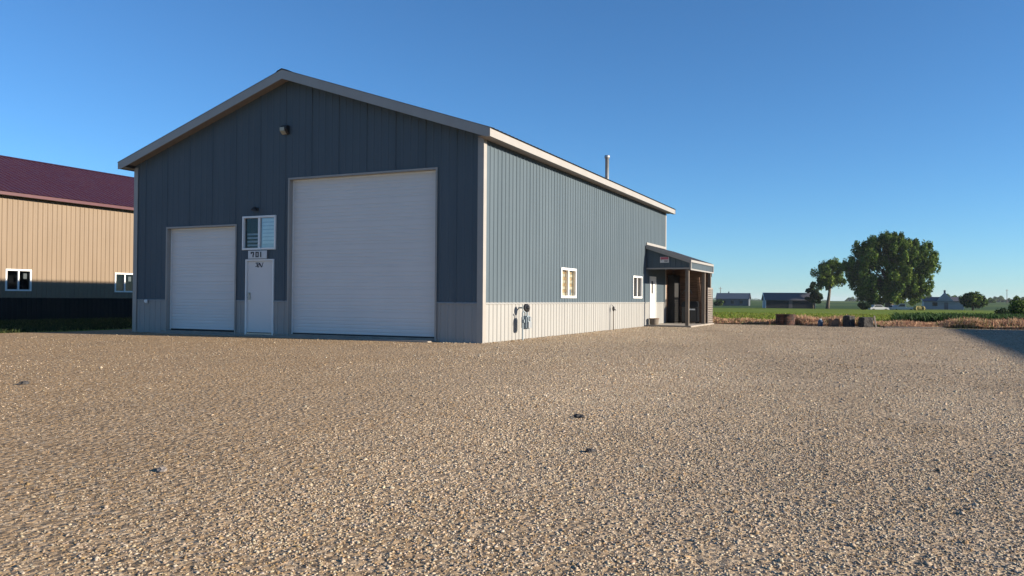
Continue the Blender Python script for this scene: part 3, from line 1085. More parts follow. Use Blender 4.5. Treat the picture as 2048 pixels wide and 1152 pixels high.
def lownoise(x, y):
    return (np.sin(x * 0.55 + 1.3 * np.sin(y * 0.31)) + np.sin(y * 0.47 - 0.6 * x + 1.0) + 0.7 * np.sin(1.3 * x + 0.9 * y) + 0.5 * np.sin(2.9 * x - 2.2 * y + 0.5)) / 3.2


def blob(sub):
    bm = bmesh.new()
    if sub:
        bmesh.ops.create_icosphere(bm, subdivisions=1, radius=1)
    else:
        bmesh.ops.create_cube(bm, size=1.2)
        bmesh.ops.triangulate(bm, faces=bm.faces)
    V = np.array([v.co[:] for v in bm.verts])
    F = np.array([[v.index for v in f.verts] for f in bm.faces])
    bm.free()
    return V, F


def stones(xy, size, shape, tint, lift=0.1):
    V0, F0 = shape
    n = len(xy)
    jit = rng.normal(0, 0.27, (n, len(V0), 3))
    P = V0[None] + jit
    sc = np.stack([size * rng.uniform(0.8, 1.35, n), size * rng.uniform(0.65, 1.0, n), size * rng.uniform(0.35, 0.75, n)], 1) * 0.5
    P = P * sc[:, None, :]
    tilt = rng.normal(0, 0.25, n)
    ct, st = np.cos(tilt), np.sin(tilt)
    y2 = P[:, :, 1] * ct[:, None] - P[:, :, 2] * st[:, None]
    z2 = P[:, :, 1] * st[:, None] + P[:, :, 2] * ct[:, None]
    an = rng.uniform(0, 6.283, n)
    ca, sa = np.cos(an), np.sin(an)
    x3 = P[:, :, 0] * ca[:, None] - y2 * sa[:, None]
    y3 = P[:, :, 0] * sa[:, None] + y2 * ca[:, None]
    out = np.stack([x3 + xy[:, 0, None], y3 + xy[:, 1, None], z2 + (0.004 + sc[:, 2] * lift)[:, None]], 2).reshape(-1, 3)
    F = (F0[None] + (np.arange(n) * len(V0))[:, None, None]).reshape(-1, 3)
    T = np.repeat(tint, len(V0), 0)
    return out, F, T


PAL = np.array([(0.40, 0.32, 0.225), (0.34, 0.275, 0.195), (0.36, 0.315, 0.25), (0.28, 0.19, 0.10), (0.22, 0.15, 0.085), (0.17, 0.145, 0.12), (0.40, 0.335, 0.255), (0.27, 0.195, 0.13)])


def scatter(r0, r1, per_m2, s_lo, s_hi, shape, power=2.2, fade=None):
    half = 0.72
    n = int(half * (r1 * r1 - r0 * r0) * per_m2)
    r = np.sqrt(rng.uniform(r0 * r0, r1 * r1, n))
    th = rng.uniform(-half, half, n)
    x, y = r * np.sin(th), r * np.cos(th)
    c, s = math.cos(YAW), math.sin(YAW)
    dx, dy = x - CORNER[0], y - CORNER[1]
    a, b = dx * c - dy * s, dx * s + dy * c
    # more loose stone to the right, bare driven lanes to the left
    w = np.clip(0.55 + 0.13 * x + 0.30 * lownoise(x, y), 0.10, 1.0)
    lane = np.exp(-((x - 3.3 - 0.12 * y + 0.6 * np.sin(y * 0.16)) / 0.35) ** 2) + np.exp(-((x - 5.2 - 0.16 * y + 0.6 * np.sin(y * 0.16)) / 0.38) ** 2)
    w *= 1 - 0.4 * np.clip(lane, 0, 1)
    w *= 0.84 + 0.22 * np.sin(3.1 * x + 1.7 * np.sin(2.3 * y)) * np.sin(4.3 * y + 1.1 * np.sin(3.7 * x)) + 0.12 * np.sin(1.1 * x - 0.7 * y)
    if fade:                                               # sizes blend into one another, no visible seam
        f0, f1 = fade
        if f0:
            w *= np.clip((r - r0) / (f0 - r0), 0, 1)
        if f1:
            w *= np.clip((r1 - r) / (r1 - f1), 0, 1)
    ok = (rng.uniform(0, 1, n) < w) & (a < 33)
    ok &= ~((a > -12.4) & (a < 0.05) & (b > -0.05)) & ~((a > -11.15) & (a < -1.0) & (b > -0.45) & (b < 0.4))
    ok &= ~((a > -0.1) & (a < 2.0) & (b > 14.85))
    eb = np.where(a > -0.2, 20.5, np.where(a > -12.4, 3.0, -3.2 - 0.05 * (a + 12.4)))
    ok &= b < eb
    x, y = x[ok], y[ok]
    n = len(x)
    size = s_lo + (s_hi - s_lo) * rng.uniform(0, 1, n) ** power
    warm = np.clip(0.5 - 0.06 * x + 0.3 * lownoise(x * 0.7 + 5, y * 0.7), 0.02, 0.95)
    p_w = np.array([0.26, 0.20, 0.06, 0.22, 0.12, 0.04, 0.07, 0.03])
    p_g = np.array([0.25, 0.20, 0.23, 0.06, 0.06, 0.08, 0.11, 0.01])
    cum = np.cumsum(warm[:, None] * p_w + (1 - warm[:, None]) * p_g, axis=1)
    idx = (rng.uniform(0, 1, n)[:, None] > cum).sum(1).clip(0, 7)
    stone_tone = 1 + 0.27 * lownoise(x * 0.45 + 2, y * 0.4 + 7) + 0.10 * lownoise(x * 1.5, y * 1.3 + 3) - 0.22 * np.clip(lane[ok], 0, 1)
    # a paler, freshly spread drift of stone up the middle of the yard, browner wear at the near left
    q = (y - 5.5) / 6.5
    stone_tone += 0.34 * np.exp(-((x - (-0.4 + 1.9 * q)) / (1.2 + 0.5 * q)) ** 2) * np.exp(-((q - 0.4) / 0.9) ** 2)
    stone_tone -= 0.24 * np.exp(-((x + 2.6) / 1.6) ** 2 - ((y - 5.0) / 2.4) ** 2) + 0.20 * np.exp(-((x - 2.2) / 1.1) ** 2 - ((y - 5.2) / 1.8) ** 2)  # near right term puts shadow between stones into the tint
    stone_tone = np.clip(stone_tone, 0.6, 1.5)
    tint = PAL[idx] * stone_tone[:, None] * rng.uniform(0.82, 1.14, (n, 1)) * rng.uniform(0.96, 1.04, (n, 3))
    return stones(np.stack([x, y], 1), size, shape, tint)


def octa():
    V = np.array([(1, 0, 0), (-1, 0, 0), (0, 1, 0), (0, -1, 0), (0, 0, 1), (0, 0, -1)], float)
    F = np.array([(0, 2, 4), (2, 1, 4), (1, 3, 4), (3, 0, 4), (2, 0, 5), (1, 2, 5), (3, 1, 5), (0, 3, 5)])
    return V, F


ico, cube, oct_ = blob(True), blob(False), octa()
parts = [scatter(2.3, 7.5, 6200, 0.006, 0.0185, ico, 1.6, (None, 4.3)), scatter(2.3, 9.0, 130, 0.016, 0.036, ico, 3.0),
         scatter(4.3, 15.0, 2700, 0.009, 0.0215, oct_, 1.7, (7.5, 9.0)), scatter(9.0, 16.0, 40, 0.022, 0.05, ico, 3.5),
         scatter(9.0, 26.0, 750, 0.015, 0.031, oct_, 1.8, (15.0, 17.0)), scatter(14.0, 24.0, 9, 0.03, 0.06, cube, 3.0),
         scatter(17.0, 40.0, 190, 0.022, 0.046, oct_, 2.0, (26.0, None))]
# stones banked against the foot of the walls
nb_ = 1500
ua = np.concatenate([rng.uniform(0.0, 0.35, nb_) ** 1.3, rng.uniform(-12.3, 0.1, nb_ // 2)])
ub = np.concatenate([rng.uniform(-0.2, 14.8, nb_), -0.06 - rng.uniform(0, 0.3, nb_ // 2)])
k_ = ~((ua < -1.0) & (ua > -11.2) & (ub < 0))
ua, ub = ua[k_] + 0.03, ub[k_]
c_, s_ = math.cos(YAW), math.sin(YAW)
xy_ = np.stack([CORNER[0] + ua * c_ + ub * s_, CORNER[1] - ua * s_ + ub * c_], 1)
parts.append(stones(xy_, rng.uniform(0.02, 0.06, len(ua)), oct_, PAL[rng.integers(0, 8, len(ua))]))
Vs, Fs, Ts, off = [], [], [], 0
for V_, F_, T_ in parts:
    Vs.append(V_); Fs.append(F_ + off); Ts.append(T_)
    off += len(V_)
o = np_mesh('gravel', np.concatenate(Vs), np.concatenate(Fs), M['stones'], np.concatenate(Ts))
tag(o, 'loose tan and grey gravel strewn over the yard', None, None, 'stuff')

for i, (px_x, px_y, s, lab) in enumerate(((0.64, 7.46, 0.06, 'dark flat rock lying alone on the gravel before the side wall'),
                                          (0.57, 5.78, 0.045, 'small dark rock on the gravel nearest the camera'),
                                          (-6.05, 9.9, 0.07, 'grey green rock at the left edge of the gravel'),
                                          (-2.2, 5.05, 0.05, 'pale pinkish rock on the brown part of the gravel'))):
    bm = bmesh.new()
    bmesh.ops.create_icosphere(bm, subdivisions=2, radius=1)
    rr = random.Random(i)
    for v in bm.verts:
        v.co *= 1 + rr.uniform(-0.3, 0.3)
        v.co = Vector((v.co.x * s * 0.9, v.co.y * s * 0.6, v.co.z * s * 0.4))
    me = bpy.data.meshes.new('rock')
    bm.to_mesh(me)
    bm.free()
    me.materials.append(M['stonegrey'] if i != 3 else M['palewood'])
    o = bpy.data.objects.new('rock', me)
    o.location = (px_x, px_y, s * 0.22)
    o.rotation_euler = (0, 0, rr.uniform(0, 3))
    COL.objects.link(o)
    tag(o, lab, 'rock', 'larger rocks lying on the gravel')


# ---------------------------------------------------------------- grass
def blades(name, label, pts, hgt, wid, cols, lean=0.35, seed=1, kind='stuff', curve=0.25):
    """tapering blades, three points each side, at pts (n,3)"""
    g = np.random.default_rng(seed)
    n = len(pts)
    h = hgt * g.uniform(0.5, 1.15, n) if np.isscalar(hgt) else hgt
    an = g.uniform(0, 6.283, n)
    side = np.stack([np.cos(an), np.sin(an), np.zeros(n)], 1)
    ld = g.uniform(0, 6.283, n)
    lv = np.stack([np.cos(ld), np.sin(ld), np.zeros(n)], 1) * (np.abs(g.normal(0, lean, n)) * h)[:, None]
    w = (wid * g.uniform(0.6, 1.4, n))[:, None]
    up = np.zeros((n, 3)); up[:, 2] = 1
    mid = pts + lv * 0.35 + up * (h * 0.6)[:, None]
    tip = pts + lv + up * (h * (1 - curve * g.uniform(0, 1, n)))[:, None]
    V = np.stack([pts - side * w / 2, pts + side * w / 2, mid + side * w * 0.4, mid - side * w * 0.4, tip + side * w * 0.12, tip - side * w * 0.12], 1).reshape(-1, 3)
    b = (np.arange(n) * 6)[:, None]
    F = np.concatenate([b + np.array([0, 1, 2, 3]), b + np.array([3, 2, 4, 5])])
    cols = np.asarray(cols)
    T = cols[g.integers(0, len(cols), n)] * g.uniform(0.7, 1.25, (n, 1)) if cols.ndim == 2 and len(cols) != n else cols
    o = np_mesh(name, V, F, M['blade'], np.repeat(T, 6, 0))
    return tag(o, label, None, None, kind)


def w_pts(a, b, z=0.0):
    c, s = math.cos(YAW), math.sin(YAW)
    return np.stack([CORNER[0] + a * c + b * s, CORNER[1] - a * s + b * c, np.full(len(a), z)], 1)


# dry reddish weeds along the far edge of the yard
n = 60000
a = rng.uniform(-4, 26, n)
b = 20.7 + 0.25 * np.sin(a * 1.7) + 3.0 * rng.uniform(0, 1, n) ** 1.6
clump = 0.5 + 0.5 * np.sin(a * 2.1 + 1.5 * np.sin(b * 1.7)) * np.sin(b * 2.3 + a)
keep = rng.uniform(0, 1, n) < 0.35 + 0.65 * clump
keep &= ~((a < 0.3) & (b < 21))
keep &= ~((np.abs(a - 4.95) < 0.75) & (b < 21.6))
a, b = a[keep], b[keep]
n = len(a)
hg = (0.22 + 0.21 * np.clip(0.5 + 0.5 * np.sin(a * 0.9 + 2) + 0.3 * np.sin(a * 2.7), 0, 1.2)) * rng.uniform(0.45, 1.2, n) * np.clip((b - 20.4) / 0.9, 0.4, 1)
red = np.array([(0.42, 0.24, 0.155), (0.48, 0.30, 0.19), (0.34, 0.19, 0.12), (0.48, 0.34, 0.21), (0.30, 0.175, 0.11)])
yel = np.array([(0.42, 0.33, 0.12), (0.30, 0.30, 0.10), (0.48, 0.38, 0.19), (0.22, 0.25, 0.07), (0.36, 0.27, 0.12)])
grn = np.array([(0.12, 0.17, 0.04), (0.16, 0.19, 0.06), (0.2, 0.2, 0.07), (0.1, 0.13, 0.04), (0.3, 0.24, 0.12)])
ky = np.clip((a - 14.5) / 3.0, 0, 1) > rng.uniform(0, 1, n)
kg = (0.5 + 0.5 * np.sin(a * 1.3 + 4)) * 0.25 > rng.uniform(0, 1, n)
ci = rng.integers(0, 5, n)
T = np.where(ky[:, None], yel[ci], red[ci] * 1.05)
T = np.where(kg[:, None], grn[ci], T) * rng.uniform(0.75, 1.25, (n, 1))
blades('dry_weeds', 'reddish dry weeds along the far edge of the gravel yard', w_pts(a, b), hg, 0.04, T, 0.42, 3)

# leafy rows behind them, greens darkened for their shaded side, and lawn tufts
n = 16000
a = rng.uniform(9.5, 24, n)
b = 28 + rng.uniform(0, 7, n)
bed = rng.uniform(0, 1, n) < 0.4 + 0.6 * np.clip((a - 10) / 3, 0, 1)
a, b = a[bed], b[bed]
blades('leafy_rows', 'leafy rows behind the dry weeds, shade in their green', w_pts(a, b), 0.5, 0.09, [(0.035, 0.075, 0.02), (0.05, 0.10, 0.03), (0.025, 0.055, 0.02)], 0.5, 4)
n = 26000
a = rng.uniform(-6, 34, n)
b = 22.5 + 34 * rng.uniform(0, 1, n) ** 1.3
blades('tall_lawn_grass', 'bright green grass of the lawn beyond the yard', w_pts(a, b), 0.11, 0.05, [(0.14, 0.20, 0.02), (0.18, 0.22, 0.035), (0.11, 0.16, 0.018), (0.21, 0.20, 0.05)], 0.5, 5)
n = 26000
a = rng.uniform(-25, -12.6, n)
b = -3.9 + 24 * rng.uniform(0, 1, n) ** 1.4
ok = ~((a > -14.2) & (b < 5.5)) & (b > -3.4 - 0.05 * (a + 12.4) + 0.3 * np.sin(a * 1.1))
blades('shade_dark_lawn_grass', 'lawn between the two buildings, shade in its dark green', w_pts(a[ok], b[ok]), 0.12, 0.03, [(0.035, 0.05, 0.018), (0.05, 0.06, 0.02), (0.022, 0.038, 0.014)], 0.5, 6)  # blade colours darkened to hold the shade between the buildings


# ---------------------------------------------------------------- trees
def tree(name, label, loc, crown_poly, scale, trunk, n_clump, n_leaf, leaf, cols, group, seed, depth=0.8, clump_r=(0.7, 1.5), upright=1.25, holes=()):
    """crown_poly: outline (dx, dz) in survey px; trunk: list of (dx, dz, radius m); scale m per px. Thickness comes from the outline's own width."""
    g = np.random.default_rng(seed)
    root = empty(name, loc, 0, label, 'tree', group)
    P = np.array(crown_poly, float) * scale
    x0, x1, z0, z1 = P[:, 0].min(), P[:, 0].max(), P[:, 1].min(), P[:, 1].max()
    cx = (x0 + x1) / 2

    def inside(x, z):
        c = np.zeros(len(x), bool)
        j = len(P) - 1
        for i in range(len(P)):
            xi, zi, xj, zj = *P[i], *P[j]
            cond = ((zi > z) != (zj > z)) & (x < (xj - xi) * (z - zi) / (zj - zi + 1e-9) + xi)
            c ^= cond
            j = i
        return c
    half = (x1 - x0) / 2
    C = []
    while len(C) < n_clump:
        x = g.uniform(x0, x1, 400)
        z = g.uniform(z0, z1, 400)
        r = g.uniform(*clump_r, 400)
        ok = inside(x - r * 0.75, z) & inside(x + r * 0.85, z) & inside(x, z + r * upright * 0.6) & inside(x, z - r * 0.5)
        for hx, hz, hr in holes:
            ok &= np.hypot(x - hx * scale, z - hz * scale) > hr * scale + r * 0.7
        for q in np.where(ok)[0]:
            zc = (z[q] - (z0 + z1) / 2) / ((z1 - z0) / 2)
            w = max(half * depth * math.sqrt(max(0.08, 1 - ((x[q] - cx) / half) ** 2 * 0.9)) * math.sqrt(max(0.15, 1 - 0.75 * zc * zc)), r[q] * 0.5)
            C.append((x[q], g.uniform(-w, w), z[q], r[q]))
    C = np.array(C[:n_clump])
    # leaves
    k = g.integers(0, n_clump, n_leaf)
    d = g.normal(0, 1, (n_leaf, 3))
    d /= np.linalg.norm(d, axis=1)[:, None]
    rad = g.uniform(0.25, 1.0, n_leaf) ** 0.5
    spread = np.stack([C[k, 3], C[k, 3], C[k, 3] * upright], 1)
    pos = C[k, :3] + d * rad[:, None] * spread * g.uniform(0.75, 1.1, (n_leaf, 1))
    nr = d * 0.9 + g.normal(0, 0.48, (n_leaf, 3)) + np.array([0, 0, 0.15])
    nr /= np.linalg.norm(nr, axis=1)[:, None]
    t1 = np.cross(nr, g.normal(0, 1, (n_leaf, 3)))
    t1 /= np.linalg.norm(t1, axis=1)[:, None]
    t2 = np.cross(nr, t1)
    s = leaf * g.uniform(0.6, 1.35, (n_leaf, 1))
    V = np.stack([pos - t1 * s * 0.62, pos + t2 * s * 0.34, pos + t1 * s * 0.62, pos - t2 * s * 0.34], 1).reshape(-1, 3)
    F = np.arange(n_leaf * 4).reshape(-1, 4)
    cols = np.array(cols)
    ck = g.integers(0, len(cols), n_clump)
    own = g.uniform(0, 1, n_leaf) < 0.55
    T = np.where(own[:, None], cols[ck[k]], cols[g.integers(0, len(cols), n_leaf)]) * g.uniform(0.75, 1.25, (n_leaf, 1))
    np_mesh('crown', V, F, M['leaf'], np.repeat(T, 4, 0), root)
    # trunk, then limbs from the trunk to the clumps
    mb = MB()
    tr = [Vector((x * scale, 0, z * scale)) for x, z, _ in trunk]
    mb.tube(tr, [r for *_, r in trunk], 10)
    top_r = trunk[-1][2]
    fork = tr[-1]
    order = sorted(range(n_clump), key=lambda i: -C[i, 3])[: max(6, min(34, n_clump // 3))]
    for i in order:
        e = Vector(C[i, :3])
        st = fork if g.uniform() < 0.7 else tr[-2].lerp(fork, g.uniform(0.3, 1))
        m1 = st.lerp(e, 0.4) + Vector((0, 0, 0.10 * (e - st).length))
        m2 = st.lerp(e, 0.75) + Vector((g.normal(0, 0.2), g.normal(0, 0.2), 0.06 * (e - st).length))
        r0 = top_r * g.uniform(0.28, 0.5)
        mb.tube([st - Vector((0, 0, r0)), m1, m2, e], [r0, r0 * 0.6, r0 * 0.35, r0 * 0.12], 6)
    mb.build('trunk', M['bark'], root, smooth=True)
    return root


GREEN = [(0.066, 0.116, 0.018), (0.10, 0.158, 0.026), (0.034, 0.066, 0.015), (0.15, 0.205, 0.038), (0.048, 0.09, 0.018)]
DARK = [(0.022, 0.045, 0.018), (0.03, 0.055, 0.022), (0.018, 0.036, 0.016)]
bx0, bz0 = 1780, 618
big = [(1692, 545), (1688, 518), (1706, 512), (1703, 492), (1714, 484), (1724, 477), (1737, 472), (1750, 470), (1762, 465), (1778, 463), (1792, 468), (1806, 468), (1820, 467), (1837, 474), (1852, 476),
       (1857, 492), (1853, 503), (1866, 500), (1869, 522), (1868, 545), (1859, 556), (1850, 561), (1868, 572), (1858, 583), (1845, 589), (1837, 592), (1832, 601), (1815, 606), (1800, 606), (1790, 610), (1768, 611),
       (1748, 609), (1735, 600), (1718, 592), (1712, 578), (1697, 570), (1690, 560)]
x, y, z = at(bx0, 180)
tree('broadleaf_tree', 'largest broad dark green tree standing alone on the lawn', (x, y, z), [(px - bx0, bz0 - py) for px, py in big], 180 / FOCAL,
     [(0, -2, 1.15), (-1, 8, 0.95), (-2, 22, 0.85), (0, 40, 0.6)], 400, 72000, 0.42, GREEN, 'trees beyond the yard', 26, clump_r=(0.5, 1.15), upright=1.8, depth=0.65, holes=((-46, 72, 5),))
x, y, z = at(1655, 200)
t2 = [(1622, 560), (1630, 540), (1640, 523), (1655, 514), (1672, 513), (1688, 520), (1696, 535), (1694, 552), (1688, 562), (1676, 568), (1664, 574), (1655, 577), (1640, 574), (1628, 576)]
tree('broadleaf_tree', 'slender tree with a bare curved trunk left of the largest tree', (x, y, z), [(px - 1655, 615 - py) for px, py in t2], 200 / FOCAL,
     [(0, -2, 0.5), (1, 10, 0.42), (3, 25, 0.36), (5, 40, 0.3)], 50, 9000, 0.42, GREEN, 'trees beyond the yard', 22, clump_r=(0.7, 1.4))
x, y, z = at(1626, 193)
t3 = [(1606, 598), (1612, 585), (1614, 575), (1620, 565), (1624, 556), (1630, 560), (1636, 570), (1640, 580), (1642, 590), (1650, 600), (1640, 604), (1625, 604)]
tree('spruce_tree', 'dark spruce growing against the right end of the long grey shed', (x, y, z), [(px - 1626, 615 - py) for px, py in t3], 193 / FOCAL,
     [(0, -2, 0.25), (0, 12, 0.2), (0, 40, 0.1)], 34, 6500, 0.4, DARK, 'trees beyond the yard', 23, clump_r=(0.5, 0.9), upright=0.8)
x, y, z = at(1946, 175)
t4 = [(1922, 606), (1925, 596), (1934, 588), (1945, 583), (1956, 585), (1963, 592), (1971, 598), (1970, 607), (1962, 612), (1950, 614), (1938, 613), (1926, 611)]
tree('round_tree', 'small round dark tree right of the pale farm building', (x, y, z), [(px - 1946, 621 - py) for px, py in t4], 175 / FOCAL,
     [(0, -3, 0.3), (0, 6, 0.24), (0, 14, 0.2)], 46, 8000, 0.4, GREEN + DARK, 'trees beyond the yard', 24, clump_r=(0.5, 0.9))
x, y, z = at(1358, 62)
tree('young_tree', 'green tree top showing over the lean-to roof', (x, y, z), [(-14, 72), (-10, 92), (-4, 104), (3, 107), (9, 98), (13, 84), (12, 70), (0, 64)], 62 / FOCAL,
     [(0, -2, 0.09), (0, 30, 0.08), (0, 68, 0.05)], 14, 1800, 0.16, GREEN, 'trees beyond the yard', 25, clump_r=(0.16, 0.3))


def bush(name, label, loc, r, n_leaf, leaf, cols, seed, squash=0.8, group='bushes beyond the yard'):
    g = np.random.default_rng(seed)
    root = empty(name, loc, 0, label, 'bush', group)
    nc = 16
    C = g.uniform(-1, 1, (nc, 3)) * np.array([r, r, r * squash * 0.5]) * 0.65 + np.array([0, 0, r * squash * 0.55])
    k = g.integers(0, nc, n_leaf)
    d = g.normal(0, 1, (n_leaf, 3))
    d /= np.linalg.norm(d, axis=1)[:, None]
    pos = C[k] + d * g.uniform(0.2, 1, (n_leaf, 1)) ** 0.5 * r * 0.42
    pos[:, 2] = np.abs(pos[:, 2])
    nr = d + g.normal(0, 0.5, (n_leaf, 3))
    t1 = np.cross(nr, g.normal(0, 1, (n_leaf, 3)))
    t1 /= np.linalg.norm(t1, axis=1)[:, None]
    t2_ = np.cross(nr, t1)
    t2_ /= np.linalg.norm(t2_, axis=1)[:, None]
    s = leaf * g.uniform(0.6, 1.3, (n_leaf, 1))
    V = np.stack([pos - t1 * s * 0.6, pos + t2_ * s * 0.35, pos + t1 * s * 0.6, pos - t2_ * s * 0.35], 1).reshape(-1, 3)
    T = np.array(cols)[g.integers(0, len(cols), n_leaf)] * g.uniform(0.7, 1.3, (n_leaf, 1))
    np_mesh('foliage', V, np.arange(n_leaf * 4).reshape(-1, 4), M['leaf'], np.repeat(T, 4, 0), root)
    mb = MB()
    for i in range(5):
        mb.tube([(0, 0, -0.05), (C[i][0] * 0.5, C[i][1] * 0.5, C[i][2] * 0.6), tuple(C[i])], [0.05 * r, 0.035 * r, 0.015 * r], 5)
    mb.build('stems', M['bark'], root)
    return root


bush('shrub', 'dark clipped shrub on the lawn left of the largest tree', at(1729, 158), 1.1, 2200, 0.3, DARK, 31, 1.1)
bush('shrub', 'big dark bush at the right end of the dry weeds', at(2048, 62), 1.35, 5200, 0.15, GREEN + DARK, 32, 0.95)
bush('shrub', 'low dark bush left of the big bush at the right', at(2008, 78), 0.75, 900, 0.15, DARK, 33, 0.8)
bush('shrub', 'leafy bush at the left end of the blue roofed shed', at(1437, 290), 1.7, 1200, 0.5, DARK + GREEN, 34, 1.3)


# ---------------------------------------------------------------- farm buildings far off
def barn(name, label, px, dist, rz, L, Wd, He, rise, wall_m, roof_m, trim_m, extras=None):
    root = empty(name, at(px, dist), rz, label, 'building', 'farm buildings across the lawn')
    mb = MB()
    hw = Wd / 2
    mb.prism([(-L / 2, -hw, -0.5), (-L / 2, -hw, He), (-L / 2, 0, He + rise), (-L / 2, hw, He), (-L / 2, hw, -0.5)], (L, 0, 0), 'x')
    mb.build('walls', wall_m, root)
    mb = MB()
    s = rise / hw
    o = 0.35
    for sg in (-1, 1):
        mb.prism([(-L / 2 - o, sg * (hw + o), He - s * o + 0.05), (-L / 2 - o, 0, He + rise + 0.05), (-L / 2 - o, 0, He + rise + 0.17), (-L / 2 - o, sg * (hw + o), He - s * o + 0.17)], (L + 2 * o, 0, 0), 'x')
    mb.build('roof', roof_m, root)
    for sx in (-1, 1):
        xx = sx * (L / 2 + o + 0.02)
        for sg in (-1, 1):
            MB().bar((xx, sg * (hw + o), He - s * o + 0.1), (xx, 0, He + rise + 0.1), 0.06, 0.28).build('rake_board', trim_m, root)
            mb = MB().box(sx * L / 2 - 0.03 * (1 - sx), sx * L / 2 + 0.03 * (1 + sx), sg * hw - 0.2, sg * hw + 0.2, -0.5, He - 0.12)
            mb.build('corner_trim', trim_m, root)
    if extras:
        extras(root, L, hw, He, rise)
    return root


def shed_b_extra(root, L, hw, He, rise):
    mb = MB()
    mb.prism([(-L / 2 - 0.012, -hw + 0.22, -0.5), (-L / 2 - 0.012, -hw + 0.22, He), (-L / 2 - 0.012, 0, He + rise - 0.12), (-L / 2 - 0.012, hw - 0.22, He), (-L / 2 - 0.012, hw - 0.22, -0.5)], (-0.04, 0, 0), 'x')
    mb.build('gable_wall', M['farblue'], root)
    mb = MB().box(-L / 2 - 0.11, -L / 2 - 0.055, -hw * 0.5, hw * 0.3, -0.5, 2.0)
    mb.build('door', M['farwall'], root)
    mb = MB().box(-0.4, 0.5, -hw - 0.05, -hw - 0.01, -0.4, 2.0)
    mb.build('door', M['farroof'], root)


barn('shed', 'long grey shed with white corner trim left of the slender tree', 1577, 205, -0.19, 11.9, 6.5, 2.1, 1.7, M['farcharcoal'], M['farroof'], M['white'], shed_b_extra)


def shed_a_extra(root, L, hw, He, rise):
    for x0 in (-3.6, -0.6, 2.6):
        MB().box(x0, x0 + 1.1, -hw - 0.05, -hw - 0.01, 0.8, 1.9).build('window', M['carglass'], root)
    mb = MB().box(-1.9, -1.5, -0.2, 0.2, He + rise - 0.3, He + rise + 0.7)
    mb.build('chimney', M['farroof'], root)


barn('house', 'low house with a blue grey roof farthest left across the lawn', 1467, 300, -0.36, 11.5, 8.0, 2.6, 2.0, M['fargrey'], M['slate'], M['farroof'], shed_a_extra)


def house_extra(root, L, hw, He, rise):
    mb = MB().box(0.2, 1.1, -hw - 0.06, -hw - 0.01, -0.4, 1.9)
    mb.build('door', M['fargrey'], root)
    mb = MB().box(-2.6, -1.4, -hw - 0.06, -hw - 0.01, 0.9, 1.9)
    mb.build('window', M['carglass'], root)
    w = MB()                                                # cross gable rising in the middle
    w.prism([(-1.9, -hw - 0.3, He - 0.3), (0.4, -hw - 0.3, He + 2.3), (2.7, -hw - 0.3, He - 0.3)], (0, hw + 0.3, 0), 'y')
    w.build('cross_gable', M['farwall'], root)
    w = MB().box(0.3, 0.75, -0.3, 0.3, He + 1.2, He + 3.0)
    w.build('chimney', M['farroof'], root)


barn('farmhouse', 'pale farmhouse with a gable between the largest tree and the round tree', 1885, 215, -0.42, 9.4, 6.0, 2.2, 1.0, M['farwall'], M['farroof'], M['white'], house_extra)


# ---------------------------------------------------------------- vehicles and farm bits on the lawn
def car(name, label, px, dist, rz, truck=False):
    x_, y_, z_ = at(px, dist)
    root = empty(name, (x_, y_, z_ - 0.42), rz, label, 'truck' if truck else 'car', 'vehicles parked near the largest tree')
    L, wd = 4.6, 1.75
    if truck:
        side = [(-2.4, 0.45), (-2.4, 1.0), (-0.5, 1.02), (-0.45, 1.75), (0.75, 1.75), (1.25, 1.1), (2.35, 1.0), (2.4, 0.45)]
        win = [(-0.3, 1.12), (-0.3, 1.62), (0.65, 1.62), (1.02, 1.12)]
    else:
        side = [(-2.25, 0.4), (-2.3, 0.85), (-1.7, 0.95), (-1.15, 1.42), (0.35, 1.45), (1.05, 0.98), (2.15, 0.82), (2.3, 0.4)]
        win = [(-1.35, 1.0), (-0.98, 1.36), (0.28, 1.38), (0.82, 1.0)]
    mb = MB().prism([(x, -wd / 2, z) for x, z in side], (0, wd, 0), 'y')
    body = mb.build('body', M['carwhite'], root, bevel=0.06)
    mb = MB().prism([(x, -wd / 2 - 0.012, z) for x, z in win], (0, wd + 0.024, 0), 'y')
    mb.build('side_windows', M['carglass'], body)
    for x in (-1.45, 1.45):
        for y in (-wd / 2 + 0.02, wd / 2 - 0.02):
            w = MB().tube([(x, y - 0.1, 0.33), (x, y + 0.1, 0.33)], 0.33, 16)
            w.build('wheel', M['rubber'], root)
    return root


car('car', 'white car parked left of the trunk of the largest tree', 1755, 172, 0.15)
car('car', 'white car half hidden right of the trunk of the largest tree', 1788, 174, 1.5)
car('pickup_truck', 'dark windowed white pickup truck right of the largest tree', 1807, 172, 2.7, True)
for i, (px, lab) in enumerate(((1832, 'yellow hay bale, leftmost of the bales before the farmhouse'), (1838, 'yellow hay bale in the middle of the bales before the farmhouse'), (1845, 'yellow hay bale, rightmost of the bales before the farmhouse'))):
    x, y, z = at(px, 160)
    mb = MB()
    mb.lathe([(0, -0.32), (0.42, -0.32), (0.46, -0.26), (0.46, 0.26), (0.42, 0.32), (0, 0.32)], 18)
    o = mb.build('hay_bale', M['hay'], smooth=False)
    o.location = (x, y, z + 0.40)
    o.rotation_euler = (R(90), 0, 0.5 + i)
    tag(o, lab, 'hay bale', 'hay bales before the farmhouse')

